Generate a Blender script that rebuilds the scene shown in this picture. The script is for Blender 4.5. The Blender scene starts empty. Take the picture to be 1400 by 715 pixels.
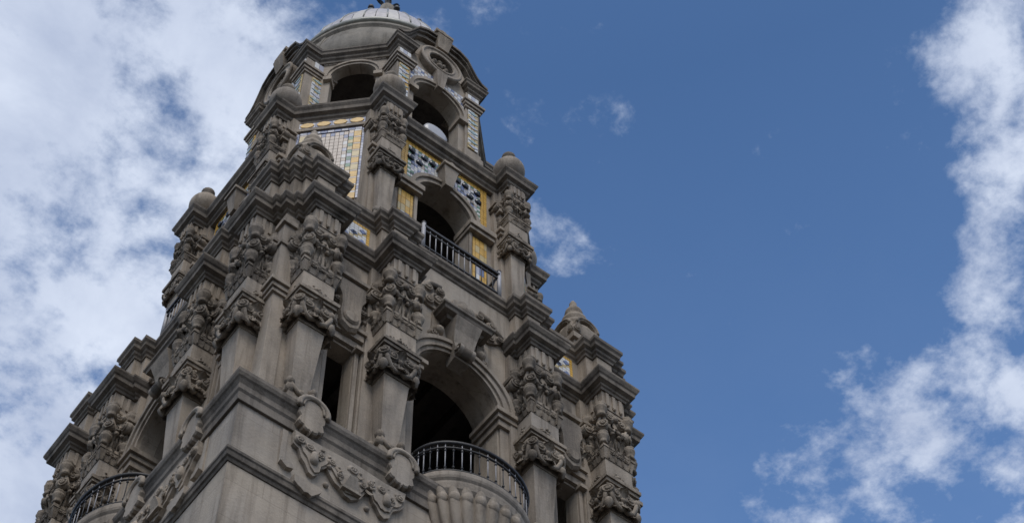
import bpy, bmesh, math, random
from mathutils import Vector, Matrix, noise
from mathutils.geometry import tessellate_polygon

random.seed(7)
PI = math.pi
SC = bpy.context.scene
COL = SC.collection

# ---------------------------------------------------------------- camera, sky, sun, exposure
S = 4.6            # metres per design unit (half the width of the tower's shaft)
ZG = 1.592         # design height of the ground

cam_d = bpy.data.cameras.new('camera')
cam = bpy.data.objects.new('camera', cam_d)
COL.objects.link(cam)
SC.camera = cam
RIGHT = Vector((0.78934811, -0.61377223, -0.01460173))
UP = Vector((-0.49596343, -0.65149644, 0.5740842))
FWD = Vector((0.36186991, 0.44591035, 0.81866607))
m = Matrix((RIGHT, UP, -FWD)).transposed().to_4x4()
m.translation = Vector((-2.425792 * S, -4.15960552 * S, (1.94031076 - ZG) * S))
cam.matrix_world = m
cam_d.sensor_width = 36
cam_d.lens = 2502.87 / 1400 * 36
cam_d.shift_y = 168.0 / 1400      # the photograph is the upper part of a taller frame
cam_d.clip_start = 0.1
cam_d.clip_end = 8000

SUN_EL, SUN_AZ = math.radians(54), math.radians(216)   # azimuth clockwise from +Y
SUN_DIR = Vector((math.cos(SUN_EL) * math.sin(SUN_AZ), math.cos(SUN_EL) * math.cos(SUN_AZ), math.sin(SUN_EL)))

world = bpy.data.worlds.new('World')
SC.world = world
world.use_nodes = True
wt = world.node_tree
wt.nodes.clear()


def wn(kind, **kw):
    n = wt.nodes.new(kind)
    for k, v in kw.items():
        setattr(n, k, v)
    return n


def wl(a, b):
    wt.links.new(a, b)


def wmath(op, a, b=None, clamp=False):
    n = wn('ShaderNodeMath', operation=op, use_clamp=clamp)
    for i, v in enumerate((a, b)):
        if v is None:
            continue
        if isinstance(v, (int, float)):
            n.inputs[i].default_value = v
        else:
            wl(v, n.inputs[i])
    return n.outputs[0]


out = wn('ShaderNodeOutputWorld')
sky = wn('ShaderNodeTexSky', sky_type='NISHITA', sun_disc=False)
sky.sun_elevation = SUN_EL
sky.sun_rotation = SUN_AZ
sky.air_density = 1.0
sky.dust_density = 1.0
sky.ozone_density = 2.2
bg_sky = wn('ShaderNodeBackground')
bg_sky.inputs['Strength'].default_value = 0.112
hs = wn('ShaderNodeHueSaturation')
hs.inputs['Saturation'].default_value = 1.2
hs.inputs['Hue'].default_value = 0.501
wl(sky.outputs[0], hs.inputs['Color'])   # its value rises towards the horizon, below
wl(hs.outputs[0], bg_sky.inputs['Color'])
bg_cloud = wn('ShaderNodeBackground')
bg_cloud.inputs['Strength'].default_value = 1.0
mixs = wn('ShaderNodeMixShader')
wl(bg_sky.outputs[0], mixs.inputs[1])
wl(bg_cloud.outputs[0], mixs.inputs[2])
wl(mixs.outputs[0], out.inputs['Surface'])
tc = wn('ShaderNodeTexCoord')
direction = tc.outputs['Generated']
# clouds lie in a flat layer: direction / height
sep = wn('ShaderNodeSeparateXYZ')
wl(direction, sep.inputs[0])
zc = wmath('MAXIMUM', sep.outputs[2], 0.06)
comb = wn('ShaderNodeCombineXYZ')
wl(wmath('DIVIDE', sep.outputs[0], zc), comb.inputs[0])
wl(wmath('DIVIDE', sep.outputs[1], zc), comb.inputs[1])
layer = comb.outputs[0]


def wnoise(scale, detail, rough, offset=(0, 0, 0), dist=0.0, stretch=(1, 1, 1)):
    mp = wn('ShaderNodeMapping')
    mp.inputs['Location'].default_value = offset
    mp.inputs['Scale'].default_value = stretch
    wl(layer, mp.inputs[0])
    n = wn('ShaderNodeTexNoise')
    n.inputs['Scale'].default_value = scale
    n.inputs['Detail'].default_value = detail
    n.inputs['Roughness'].default_value = rough
    n.inputs['Distortion'].default_value = dist
    wl(mp.outputs[0], n.inputs['Vector'])
    return n.outputs[0]


# cloud banks: (direction, half angle in degrees, weight)
BANKS = [
    ((0.4102, 0.3076, 0.8586), 7.0, -0.13),
    ((0.0585, 0.4631, 0.8844), 5.0, 0.66),
    ((0.1050, 0.5289, 0.8422), 6.0, 0.74),
    ((0.1694, 0.5665, 0.8065), 5.5, 0.74),
    ((0.1659, 0.6218, 0.7654), 6.0, 0.74),
    ((0.1756, 0.5248, 0.8329), 3.4, 0.66),
    ((0.1075, 0.4885, 0.8659), 3.4, 0.52),
    ((0.1551, 0.3999, 0.9033), 3.2, 0.40),
    ((0.1648, 0.4394, 0.8831), 2.4, 0.34),
    ((0.1766, 0.4847, 0.8567), 1.8, 0.36),
    ((0.1313, 0.3994, 0.9073), 2.0, 0.20),
    ((0.0913, 0.4240, 0.9010), 1.0, -0.20),
    ((0.1185, 0.4432, 0.8886), 0.9, -0.13),
    ((0.1459, 0.4601, 0.8758), 0.9, -0.16),
    ((0.1338, 0.4516, 0.8821), 0.8, -0.08),
    ((0.1594, 0.4997, 0.8514), 0.8, -0.18),
    ((0.1181, 0.5346, 0.8368), 1.0, -0.12),
    ((0.1380, 0.5916, 0.7943), 1.0, -0.08),
    ((0.4523, 0.1386, 0.8810), 2.4, 0.26),
    ((0.4901, 0.1531, 0.8581), 2.8, 0.30),
    ((0.4970, 0.1862, 0.8475), 1.7, 0.20),
    ((0.5297, 0.2068, 0.8226), 2.0, 0.22),
    ((0.5417, 0.2593, 0.7996), 1.9, 0.30),
    ((0.5035, 0.2429, 0.8291), 1.5, 0.18),
    ((0.5161, 0.3258, 0.7921), 1.9, 0.42),
    ((0.5489, 0.2926, 0.7830), 2.0, 0.36),
    ((0.5442, 0.3415, 0.7663), 1.4, 0.26),
    ((0.5836, 0.3001, 0.7546), 1.7, 0.20),
    ((0.5079, 0.3877, 0.7692), 1.5, 0.26),
    ((0.4491, 0.1651, 0.8781), 1.5, 0.16),
    ((0.3245, 0.3222, 0.8893), 1.1, 0.26),
    ((0.3361, 0.3807, 0.8615), 1.3, 0.29),
    ((0.2134, 0.3321, 0.9188), 1.8, 0.26),
    ((0.4114, 0.3602, 0.8373), 1.0, 0.03),
    ((0.4930, 0.3741, 0.7855), 1.0, 0.20),
    ((0.4111, 0.2053, 0.8882), 2.5, -0.15),
    ((0.4708, 0.2977, 0.8305), 2.5, -0.10),
    ((-0.4, -0.6, 0.5), 38, 0.62), ((-0.8, 0.1, 0.45), 34, 0.60), ((0.45, -0.8, 0.45), 34, 0.60), ((-0.5, 0.0, 0.85), 24, 0.45), ((0.0, -0.4, 0.9), 26, 0.5),  # wide banks outside the view, added to brighten the tower walls
]
total = gaps = None
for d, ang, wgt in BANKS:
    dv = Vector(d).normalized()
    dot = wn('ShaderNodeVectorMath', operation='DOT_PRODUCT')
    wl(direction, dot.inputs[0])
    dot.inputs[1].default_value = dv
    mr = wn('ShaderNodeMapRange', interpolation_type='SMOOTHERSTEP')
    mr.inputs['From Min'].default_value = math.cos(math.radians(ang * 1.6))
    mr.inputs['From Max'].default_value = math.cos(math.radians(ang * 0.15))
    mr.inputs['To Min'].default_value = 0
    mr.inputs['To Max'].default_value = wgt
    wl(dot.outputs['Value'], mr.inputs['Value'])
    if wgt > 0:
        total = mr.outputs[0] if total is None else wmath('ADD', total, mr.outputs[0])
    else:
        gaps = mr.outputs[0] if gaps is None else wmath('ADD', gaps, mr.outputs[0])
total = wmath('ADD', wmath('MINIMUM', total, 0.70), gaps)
n_big = wnoise(6.5, 10, 0.60, (3.1, 1.7, 0), 0.25)
n_mid = wnoise(17, 9, 0.62, (7.3, 2.2, 0), 0.15)
n_fine = wnoise(46, 7, 0.64, (1.3, 8.2, 0), 0.1)


def centred(a, k):
    return wmath('MULTIPLY', wmath('SUBTRACT', a, 0.5), k)


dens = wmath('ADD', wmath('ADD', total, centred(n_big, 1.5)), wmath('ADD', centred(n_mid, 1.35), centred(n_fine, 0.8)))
mrd = wn('ShaderNodeMapRange', interpolation_type='SMOOTHSTEP')
mrd.inputs['From Min'].default_value = 0.10
mrd.inputs['From Max'].default_value = 0.78
mrd.inputs['To Max'].default_value = 0.95
wl(dens, mrd.inputs['Value'])
lift = wn('ShaderNodeMapRange')
lift.inputs['From Min'].default_value = 0.90
lift.inputs['From Max'].default_value = 0.74
lift.inputs['To Min'].default_value = 1.0
lift.inputs['To Max'].default_value = 1.40
wl(sep.outputs[2], lift.inputs['Value'])
wl(lift.outputs[0], hs.inputs['Value'])
# a thin milky veil that thickens towards the horizon
veil = wn('ShaderNodeMapRange')
veil.inputs['From Min'].default_value = 0.90
veil.inputs['From Max'].default_value = 0.70
veil.inputs['To Max'].default_value = 0.07
wl(sep.outputs[2], veil.inputs['Value'])
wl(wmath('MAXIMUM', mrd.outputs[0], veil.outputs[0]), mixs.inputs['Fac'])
# thick parts of a cloud are greyer underneath, thin parts whiter
n_sh = wnoise(7.0, 8, 0.6, (11.0, 5.5, 0), 0.3)
ramp = wn('ShaderNodeValToRGB')
ramp.color_ramp.elements[0].position = 0.34
ramp.color_ramp.elements[0].color = (0.40, 0.46, 0.60, 1)
ramp.color_ramp.elements[1].position = 0.66
ramp.color_ramp.elements[1].color = (0.62, 0.68, 0.80, 1)
wl(n_sh, ramp.inputs[0])
wl(ramp.outputs[0], bg_cloud.inputs['Color'])

sun_d = bpy.data.lights.new('sun', 'SUN')
sun_d.energy = 1.3
sun_d.angle = math.radians(30)
sun_d.color = (1.0, 0.95, 0.88)
sun = bpy.data.objects.new('sun', sun_d)
COL.objects.link(sun)
sun.rotation_euler = (-SUN_DIR).to_track_quat('-Z', 'Y').to_euler()

SC.view_settings.view_transform = 'Standard'
SC.view_settings.look = 'None'
SC.view_settings.exposure = 0.28
SC.view_settings.gamma = 1.0
SC.view_settings.use_curve_mapping = False
SC.cycles.max_bounces = 6
SC.cycles.filter_width = 1.55

# ---------------------------------------------------------------- materials


def new_mat(name):
    mt = bpy.data.materials.new(name)
    mt.use_nodes = True
    return mt, mt.node_tree, mt.node_tree.nodes['Principled BSDF']


def stone_mat(name, light, dark, joints=False, rough=0.9, bump=0.35):
    mt, nt, bsdf = new_mat(name)
    N, L = nt.nodes, nt.links

    def noise_node(scale, detail, stretch=(1, 1, 1)):
        mp = N.new('ShaderNodeMapping')
        mp.inputs['Scale'].default_value = stretch
        L.new(oa.outputs[0], mp.inputs[0])
        n = N.new('ShaderNodeTexNoise')
        n.inputs['Scale'].default_value = scale
        n.inputs['Detail'].default_value = detail
        n.inputs['Roughness'].default_value = 0.62
        L.new(mp.outputs[0], n.inputs['Vector'])
        return n.outputs[0]
    tco = N.new('ShaderNodeTexCoord')
    oi = N.new('ShaderNodeObjectInfo')
    om = N.new('ShaderNodeVectorMath'); om.operation = 'SCALE'
    om.inputs[0].default_value = (37.0, 23.0, 11.0)
    L.new(oi.outputs['Random'], om.inputs['Scale'])
    oa = N.new('ShaderNodeVectorMath'); oa.operation = 'ADD'
    L.new(tco.outputs['Object'], oa.inputs[0]); L.new(om.outputs[0], oa.inputs[1])
    blot = noise_node(0.9, 7)
    streak = noise_node(3.2, 6, (1, 1, 0.13))
    speck = noise_node(26, 5)

    def mul(a, k, add=0.0):
        n = N.new('ShaderNodeMath'); n.operation = 'MULTIPLY_ADD'
        L.new(a, n.inputs[0]); n.inputs[1].default_value = k; n.inputs[2].default_value = add
        return n.outputs[0]

    def add(a, b):
        n = N.new('ShaderNodeMath'); n.operation = 'ADD'
        L.new(a, n.inputs[0]); L.new(b, n.inputs[1])
        return n.outputs[0]
    v = add(add(mul(blot, 1.1, -0.40), mul(streak, 1.35, -0.56)), mul(speck, 0.5, -0.02))
    r = N.new('ShaderNodeValToRGB')
    r.color_ramp.elements[0].position = 0.18
    r.color_ramp.elements[0].color = (*dark, 1)
    r.color_ramp.elements[1].position = 0.72
    r.color_ramp.elements[1].color = (*light, 1)
    L.new(v, r.inputs[0])
    col = r.outputs[0]
    # patches weathered to a cooler grey, and rain streaks
    patch = noise_node(0.55, 6, (1, 1, 0.6))
    run = noise_node(5.5, 5, (1, 1, 0.055))
    for src, lo, hi, tint, amt in ((patch, 0.42, 0.62, (0.82, 0.85, 0.90, 1), 1.0), (run, 0.52, 0.70, (0.52, 0.50, 0.48, 1), 0.85)):
        mr_ = N.new('ShaderNodeMapRange')
        mr_.inputs['From Min'].default_value = lo
        mr_.inputs['From Max'].default_value = hi
        mr_.inputs['To Max'].default_value = amt
        L.new(src, mr_.inputs['Value'])
        mx_ = N.new('ShaderNodeMix'); mx_.data_type = 'RGBA'; mx_.blend_type = 'MULTIPLY'
        L.new(mr_.outputs[0], mx_.inputs[0]); L.new(col, mx_.inputs[6]); mx_.inputs[7].default_value = tint
        col = mx_.outputs[2]
    if joints:
        br = N.new('ShaderNodeTexBrick')
        mp = N.new('ShaderNodeMapping')
        sx = N.new('ShaderNodeSeparateXYZ'); L.new(tco.outputs['Object'], sx.inputs[0])
        cx = N.new('ShaderNodeCombineXYZ')
        ad = N.new('ShaderNodeMath'); ad.operation = 'ADD'
        L.new(sx.outputs[0], ad.inputs[0]); L.new(sx.outputs[1], ad.inputs[1])
        L.new(ad.outputs[0], cx.inputs[0]); L.new(sx.outputs[2], cx.inputs[1])
        L.new(cx.outputs[0], br.inputs['Vector'])
        br.inputs['Scale'].default_value = 1.0
        br.inputs['Brick Width'].default_value = 1.5
        br.inputs['Row Height'].default_value = 0.78
        br.inputs['Mortar Size'].default_value = 0.006
        br.inputs['Mortar Smooth'].default_value = 0.3
        br.inputs['Color1'].default_value = (1, 1, 1, 1)
        br.inputs['Color2'].default_value = (0.93, 0.93, 0.92, 1)
        br.inputs['Mortar'].default_value = (0.72, 0.71, 0.70, 1)
        mx = N.new('ShaderNodeMix'); mx.data_type = 'RGBA'; mx.blend_type = 'MULTIPLY'
        mx.inputs[0].default_value = 1.0
        L.new(col, mx.inputs[6]); L.new(br.outputs[0], mx.inputs[7])
        col = mx.outputs[2]
    L.new(col, bsdf.inputs['Base Color'])
    bsdf.inputs['Roughness'].default_value = rough
    bsdf.inputs['Specular IOR Level'].default_value = 0.25
    bp = N.new('ShaderNodeBump')
    bp.inputs['Strength'].default_value = bump
    bp.inputs['Distance'].default_value = 0.03
    h = add(mul(speck, 0.8), mul(noise_node(9, 5), 0.8))
    L.new(h, bp.inputs['Height'])
    L.new(bp.outputs[0], bsdf.inputs['Normal'])
    return mt


def plain_mat(name, col, rough=0.5, metal=0.0, vary=0.12, scale=6.0, spec=0.5):
    mt, nt, bsdf = new_mat(name)
    N, L = nt.nodes, nt.links
    geo = N.new('ShaderNodeTexCoord')
    n = N.new('ShaderNodeTexNoise')
    n.inputs['Scale'].default_value = scale
    n.inputs['Detail'].default_value = 4
    L.new(geo.outputs['Object'], n.inputs['Vector'])
    r = N.new('ShaderNodeValToRGB')
    r.color_ramp.elements[0].position = 0.3
    r.color_ramp.elements[1].position = 0.7
    r.color_ramp.elements[0].color = (*[c * (1 - vary) for c in col], 1)
    r.color_ramp.elements[1].color = (*[min(1, c * (1 + vary)) for c in col], 1)
    L.new(n.outputs[0], r.inputs[0])
    L.new(r.outputs[0], bsdf.inputs['Base Color'])
    bsdf.inputs['Roughness'].default_value = rough
    bsdf.inputs['Metallic'].default_value = metal
    bsdf.inputs['Specular IOR Level'].default_value = spec
    return mt


M = {
    'stone': stone_mat('cast_stone', (0.42, 0.352, 0.28), (0.24, 0.20, 0.158)),
    'wall': stone_mat('ashlar_stone', (0.45, 0.382, 0.308), (0.34, 0.285, 0.228), joints=True),
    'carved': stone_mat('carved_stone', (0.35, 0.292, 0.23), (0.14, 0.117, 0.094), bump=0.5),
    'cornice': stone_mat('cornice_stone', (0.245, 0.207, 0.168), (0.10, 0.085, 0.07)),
    'dome_stone': stone_mat('dome_stone', (0.31, 0.275, 0.225), (0.17, 0.15, 0.122)),
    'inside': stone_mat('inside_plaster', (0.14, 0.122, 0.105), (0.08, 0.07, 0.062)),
    'iron': plain_mat('wrought_iron', (0.035, 0.034, 0.036), 0.55, 0.3),
    'pale_iron': plain_mat('grey_painted_iron', (0.34, 0.33, 0.34), 0.5, 0.0),
    't_white': plain_mat('white_glazed_tile', (0.68, 0.67, 0.65), 0.42, 0, 0.08, 9),
    't_yellow': plain_mat('yellow_glazed_tile', (0.62, 0.37, 0.07), 0.42, 0, 0.2, 9),
    't_cream': plain_mat('cream_glazed_tile', (0.55, 0.43, 0.21), 0.42, 0, 0.15, 9),
    't_blue': plain_mat('blue_glazed_tile', (0.15, 0.19, 0.33), 0.42, 0, 0.25, 9),
    't_pale': plain_mat('pale_blue_glazed_tile', (0.42, 0.43, 0.50), 0.42, 0, 0.15, 9),
    't_green': plain_mat('green_glazed_tile', (0.10, 0.22, 0.15), 0.42, 0, 0.25, 9),
    't_black': plain_mat('black_glazed_tile', (0.015, 0.018, 0.03), 0.15, 0, 0.2, 9),
    't_pink': plain_mat('buff_glazed_tile', (0.44, 0.36, 0.29), 0.35, 0, 0.15, 9),
    't_teal': plain_mat('teal_glazed_tile', (0.26, 0.36, 0.37), 0.4, 0, 0.25, 9),
    'dish': plain_mat('pale_enamel', (0.40, 0.40, 0.42), 0.35, 0, 0.05, 3),
}

# ---------------------------------------------------------------- mesh builder (design coordinates: u right, v out of the face, z up)


class MB:
    def __init__(self, *mats):
        self.V, self.F, self.MI, self.SM = [], [], [], []
        self.mats = list(mats) or ['stone']

    def mi(self, mat):
        if mat is None:
            return 0
        if mat not in self.mats:
            self.mats.append(mat)
        return self.mats.index(mat)

    def add(self, vs, fs, mat=None, smooth=False):
        o = len(self.V)
        self.V += [tuple(v) for v in vs]
        k = self.mi(mat)
        for f in fs:
            self.F.append(tuple(i + o for i in f)); self.MI.append(k); self.SM.append(smooth)

    def box(self, u0, u1, v0, v1, z0, z1, mat=None):
        self.frus((u0, u1, v0, v1), z0, (u0, u1, v0, v1), z1, mat)

    def frus(self, a, z0, b, z1, mat=None):
        vs = [(a[0], a[2], z0), (a[1], a[2], z0), (a[1], a[3], z0), (a[0], a[3], z0),
              (b[0], b[2], z1), (b[1], b[2], z1), (b[1], b[3], z1), (b[0], b[3], z1)]
        self.add(vs, [(0, 3, 2, 1), (4, 5, 6, 7), (0, 1, 5, 4), (1, 2, 6, 5), (2, 3, 7, 6), (3, 0, 4, 7)], mat)

    def prism(self, loops, v0, v1, mat=None, bev=0.0, T=None):
        """loops: list of 2D (u,z) outlines (first outer, rest holes) extruded from v0 to v1"""
        T = T or (lambda p: p)
        flat = [p for lp in loops for p in lp]
        tris = tessellate_polygon([[Vector((p[0], p[1], 0)) for p in lp] for lp in loops])
        n = len(flat)
        front = []
        if bev > 0:
            lp = loops[0]
            cx = sum(p[0] for p in lp) / len(lp); cz = sum(p[1] for p in lp) / len(lp)
            R = max(math.hypot(p[0] - cx, p[1] - cz) for p in lp)
            k = 1 - bev / R
            vs = [T((p[0], v0, p[1])) for p in flat] + [T((p[0], v1 - bev, p[1])) for p in flat] + \
                 [T((cx + (p[0] - cx) * k, v1, cz + (p[1] - cz) * k)) for p in flat]
            fs = [tuple(t) for t in tris] + [tuple(i + 2 * n for i in t) for t in tris]
            lays = (0, n)
        else:
            vs = [T((p[0], v0, p[1])) for p in flat] + [T((p[0], v1, p[1])) for p in flat]
            fs = [tuple(t) for t in tris] + [tuple(i + n for i in t) for t in tris]
            lays = (0,)
        o = 0
        for lp in loops:
            m_ = len(lp)
            for b in lays:
                for i in range(m_):
                    j = (i + 1) % m_
                    fs.append((o + i + b, o + j + b, o + j + b + n, o + i + b + n))
            o += m_
        self.add(vs, fs, mat)

    def lathe(self, prof, c=(0, 0, 0), seg=24, mat=None, a0=0.0, a1=2 * PI, smooth=True, sx=1.0, sy=1.0):
        full = abs(a1 - a0 - 2 * PI) < 1e-6
        ns = seg if full else seg + 1
        vs, fs = [], []
        for r, z in prof:
            for i in range(ns):
                a = a0 + (a1 - a0) * i / seg
                vs.append((c[0] + r * math.cos(a) * sx, c[1] + r * math.sin(a) * sy, c[2] + z))
        for k in range(len(prof) - 1):
            for i in range(seg):
                j = (i + 1) % ns
                fs.append((k * ns + i, k * ns + j, (k + 1) * ns + j, (k + 1) * ns + i))
        self.add(vs, fs, mat, smooth)

    def ball(self, c, r, seg=10, mat=None, rz=None, lump=0.0, ru=None, rv=None):
        rz = rz or r; ru = ru or r; rv = rv or r
        vs, fs = [], []
        nr = max(4, seg // 2)
        for k in range(nr + 1):
            th = PI * k / nr
            for i in range(seg):
                a = 2 * PI * i / seg
                d = Vector((math.sin(th) * math.cos(a), math.sin(th) * math.sin(a), math.cos(th)))
                q = 1.0
                if lump:
                    q += lump * noise.noise(d * 2.2 + Vector(c) * 37)
                vs.append((c[0] + d.x * ru * q, c[1] + d.y * rv * q, c[2] + d.z * rz * q))
        for k in range(nr):
            for i in range(seg):
                j = (i + 1) % seg
                fs.append((k * seg + i, k * seg + j, (k + 1) * seg + j, (k + 1) * seg + i))
        self.add(vs, fs, mat, True)

    def tube(self, pts, r, seg=6, mat=None, closed=False, r_end=None):
        pts = [Vector(p) for p in pts]
        n = len(pts)
        vs, fs = [], []
        ref = None
        for i, p in enumerate(pts):
            a = pts[(i - 1) % n] if (i > 0 or closed) else p
            b = pts[(i + 1) % n] if (i < n - 1 or closed) else p
            t = (b - a).normalized()
            if ref is None:
                ref = t.orthogonal().normalized()
            ref = (ref - t * ref.dot(t))
            if ref.length < 1e-5:
                ref = t.orthogonal()
            ref.normalize()
            w = t.cross(ref)
            rr = r if r_end is None else r + (r_end - r) * i / (n - 1)
            for k in range(seg):
                q = 2 * PI * k / seg
                vs.append(p + ref * math.cos(q) * rr + w * math.sin(q) * rr)
        for i in range(n if closed else n - 1):
            j = (i + 1) % n
            for k in range(seg):
                l = (k + 1) % seg
                fs.append((i * seg + k, i * seg + l, j * seg + l, j * seg + k))
        if not closed:
            fs.append(tuple(range(seg)))
            fs.append(tuple((n - 1) * seg + k for k in range(seg)))
        self.add(vs, fs, mat, True)

    def volute(self, c, ax, up, r, th, turns=1.7, mat=None, flip=1):
        """scroll seen end-on along ax: a disc with a raised spiral and a boss"""
        c, ax, up = Vector(c), Vector(ax).normalized(), Vector(up).normalized()
        sd = ax.cross(up) * flip
        pts = []
        n = int(13 * turns)
        for i in range(n + 1):
            t = i / n
            a = turns * 2 * PI * t
            rr = r * (1 - 0.82 * t)
            pts.append(c + ax * (th * (0.75 + 0.4 * t)) + (up * math.cos(a) + sd * math.sin(a)) * rr * 0.86)
        self.tube(pts, r * 0.17, 5, mat)
        ring = 12
        vs, fs = [], []
        for k, (rr, h) in enumerate(((r * 0.95, -th), (r * 0.95, th * 0.55), (r * 0.4, th * 0.7))):
            for i in range(ring):
                a = 2 * PI * i / ring
                vs.append(c + ax * h + (up * math.cos(a) + sd * math.sin(a)) * rr)
        for k in range(2):
            for i in range(ring):
                j = (i + 1) % ring
                fs.append((k * ring + i, k * ring + j, (k + 1) * ring + j, (k + 1) * ring + i))
        fs.append(tuple(range(2 * ring, 3 * ring)))
        self.add(vs, fs, mat, True)
        b = c + ax * th * 1.0
        self.ball(b, r * 0.24, 8, mat)

    def leaf(self, base, up, outv, w, h, curl=0.5, mat=None, lobes=4.5):
        base, up, outv = Vector(base), Vector(up).normalized(), Vector(outv).normalized()
        side = up.cross(outv).normalized()
        ns, nt_ = 9, 6
        vs, fs = [], []
        for i in range(ns + 1):
            s = i / ns
            ang = max(0, s - 0.45) / 0.55 * curl * PI
            zc_ = h * min(s, 0.45) + h * 0.55 * (math.sin(ang) / max(ang, 1e-4) if ang > 0 else 1) * max(0, s - 0.45) / 0.55 * 1.0
            oc = h * 0.12 * s + h * 0.42 * (1 - math.cos(ang))
            ww = w * (0.62 + 0.5 * s) * math.sqrt(max(0.02, 1 - s ** 5)) * (1 + 0.13 * math.sin(lobes * 2 * PI * s))
            for j in range(nt_ + 1):
                t = 2 * j / nt_ - 1
                rib = h * 0.10 * (1 - abs(t)) - h * 0.05 * math.cos(3 * PI * t)
                vs.append(base + up * zc_ + outv * (oc + rib) + side * ww * t)
        for i in range(ns):
            for j in range(nt_):
                a = i * (nt_ + 1) + j
                fs.append((a, a + 1, a + nt_ + 2, a + nt_ + 1))
        self.add(vs, fs, mat, True)

    def sweep(self, plan, prof, mat=None, cap_top=False, cap_bot=False, closed=True, smooth=False):
        """plan: outline (u, v with v pointing out of face 0 => x = u, y = -v) already in x,y, counter-clockwise; prof: (offset outwards, z)"""
        P = [Vector((p[0], p[1])) for p in plan]
        n = len(P)
        nv = []
        for i in range(n):
            if closed or 0 < i < n - 1:
                d0 = (P[i] - P[i - 1]).normalized(); d1 = (P[(i + 1) % n] - P[i]).normalized()
            elif i == 0:
                d0 = d1 = (P[1] - P[0]).normalized()
            else:
                d0 = d1 = (P[i] - P[i - 1]).normalized()
            n0 = Vector((d0.y, -d0.x)); n1 = Vector((d1.y, -d1.x))
            mvec = n0 + n1
            if mvec.length < 1e-6:
                mvec = n0
            mvec.normalize()
            nv.append(mvec / max(0.3, mvec.dot(n0)))
        vs, fs = [], []
        for o, z in prof:
            for i in range(n):
                q = P[i] + nv[i] * o
                vs.append((q.x, -q.y, z))
        mm = n if closed else n - 1
        for k in range(len(prof) - 1):
            for i in range(mm):
                j = (i + 1) % n
                fs.append((k * n + i, k * n + j, (k + 1) * n + j, (k + 1) * n + i))
        self.add(vs, fs, mat, smooth)
        for flag, k in ((cap_bot, 0), (cap_top, len(prof) - 1)):
            if flag:
                ring = [Vector((vs[k * n + i][0], vs[k * n + i][1], 0)) for i in range(n)]
                tr = tessellate_polygon([ring])
                self.add([vs[k * n + i] for i in range(n)], [tuple(t) for t in tr], mat)

    def xform(self, start, fn):
        for i in range(start, len(self.V)):
            self.V[i] = fn(self.V[i])

    def mesh(self, name):
        me = bpy.data.meshes.new(name)
        me.from_pydata([(v[0] * S, -v[1] * S, (v[2] - ZG) * S) for v in self.V], [], self.F)
        for k in self.mats:
            me.materials.append(M[k])
        me.polygons.foreach_set('material_index', self.MI)
        me.polygons.foreach_set('use_smooth', self.SM)
        bm = bmesh.new(); bm.from_mesh(me)
        bmesh.ops.recalc_face_normals(bm, faces=bm.faces)
        bm.to_mesh(me); bm.free()
        me.update()
        return me


def link(name, mesh, parent=None, k=0, u=0.0, label=None, bevel=0.0):
    """one object; k: quarter turns clockwise (0 front, 1 left ...); u: shift along the face"""
    o = bpy.data.objects.new(name, mesh)
    COL.objects.link(o)
    a = -k * PI / 2
    o.rotation_euler = (0, 0, a)
    o.location = (math.cos(a) * u * S, math.sin(a) * u * S, 0)
    if parent:
        o.parent = parent
    if label:
        o['label'] = label
    if bevel:
        b = o.modifiers.new('edge_wear', 'BEVEL')
        b.width = bevel * S; b.segments = 2; b.limit_method = 'ANGLE'; b.angle_limit = math.radians(40)
    return o


def child(name, mesh, parent, label=None, bevel=0.0):
    return link(name, mesh, parent, 0, 0, label, bevel)


def ring4(face):
    """face: (u, v) outline of the front face from left to right -> closed plan of four faces, x,y, counter-clockwise"""
    plan = []
    for k in range(4):
        a = k * PI / 2
        for u, v in face:
            x, y = u, -v
            plan.append((x * math.cos(a) - y * math.sin(a), x * math.sin(a) + y * math.cos(a)))
    clean = [p for i, p in enumerate(plan) if math.hypot(p[0] - plan[i - 1][0], p[1] - plan[i - 1][1]) > 1e-5]
    return clean


def mirror(half):
    """half outline with u<0 -> whole face"""
    return half + [(-u, v) for u, v in reversed(half)]


def arc(cx, cz, r, a0, a1, n):
    return [(cx + r * math.cos(a0 + (a1 - a0) * i / n), cz + r * math.sin(a0 + (a1 - a0) * i / n)) for i in range(n + 1)]


# ---------------------------------------------------------------- ground
gm = bpy.data.meshes.new('ground')
G = 3000
gm.from_pydata([(-G, -G, 0), (G, -G, 0), (G, G, 0), (-G, G, 0)], [], [(0, 1, 2, 3)])
M['paving'] = stone_mat('plaza_paving', (0.050, 0.046, 0.042), (0.032, 0.03, 0.028))
gm.materials.append(M['paving'])
ground = bpy.data.objects.new('ground', gm)
COL.objects.link(ground)
ground['kind'] = 'structure'

# ---------------------------------------------------------------- the tower
tower = bpy.data.objects.new('bell_tower', None)
COL.objects.link(tower)
tower['label'] = 'ornate grey stone bell tower with carved pilasters, tiled panels and domed top'
tower['category'] = 'tower'

Q1, Q2, BB = 0.7223, 0.3464, 0.369
Z0, Z1, ZP, Z2, Z3 = 6.868, 8.302, 8.625, 9.92, 11.06

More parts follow.
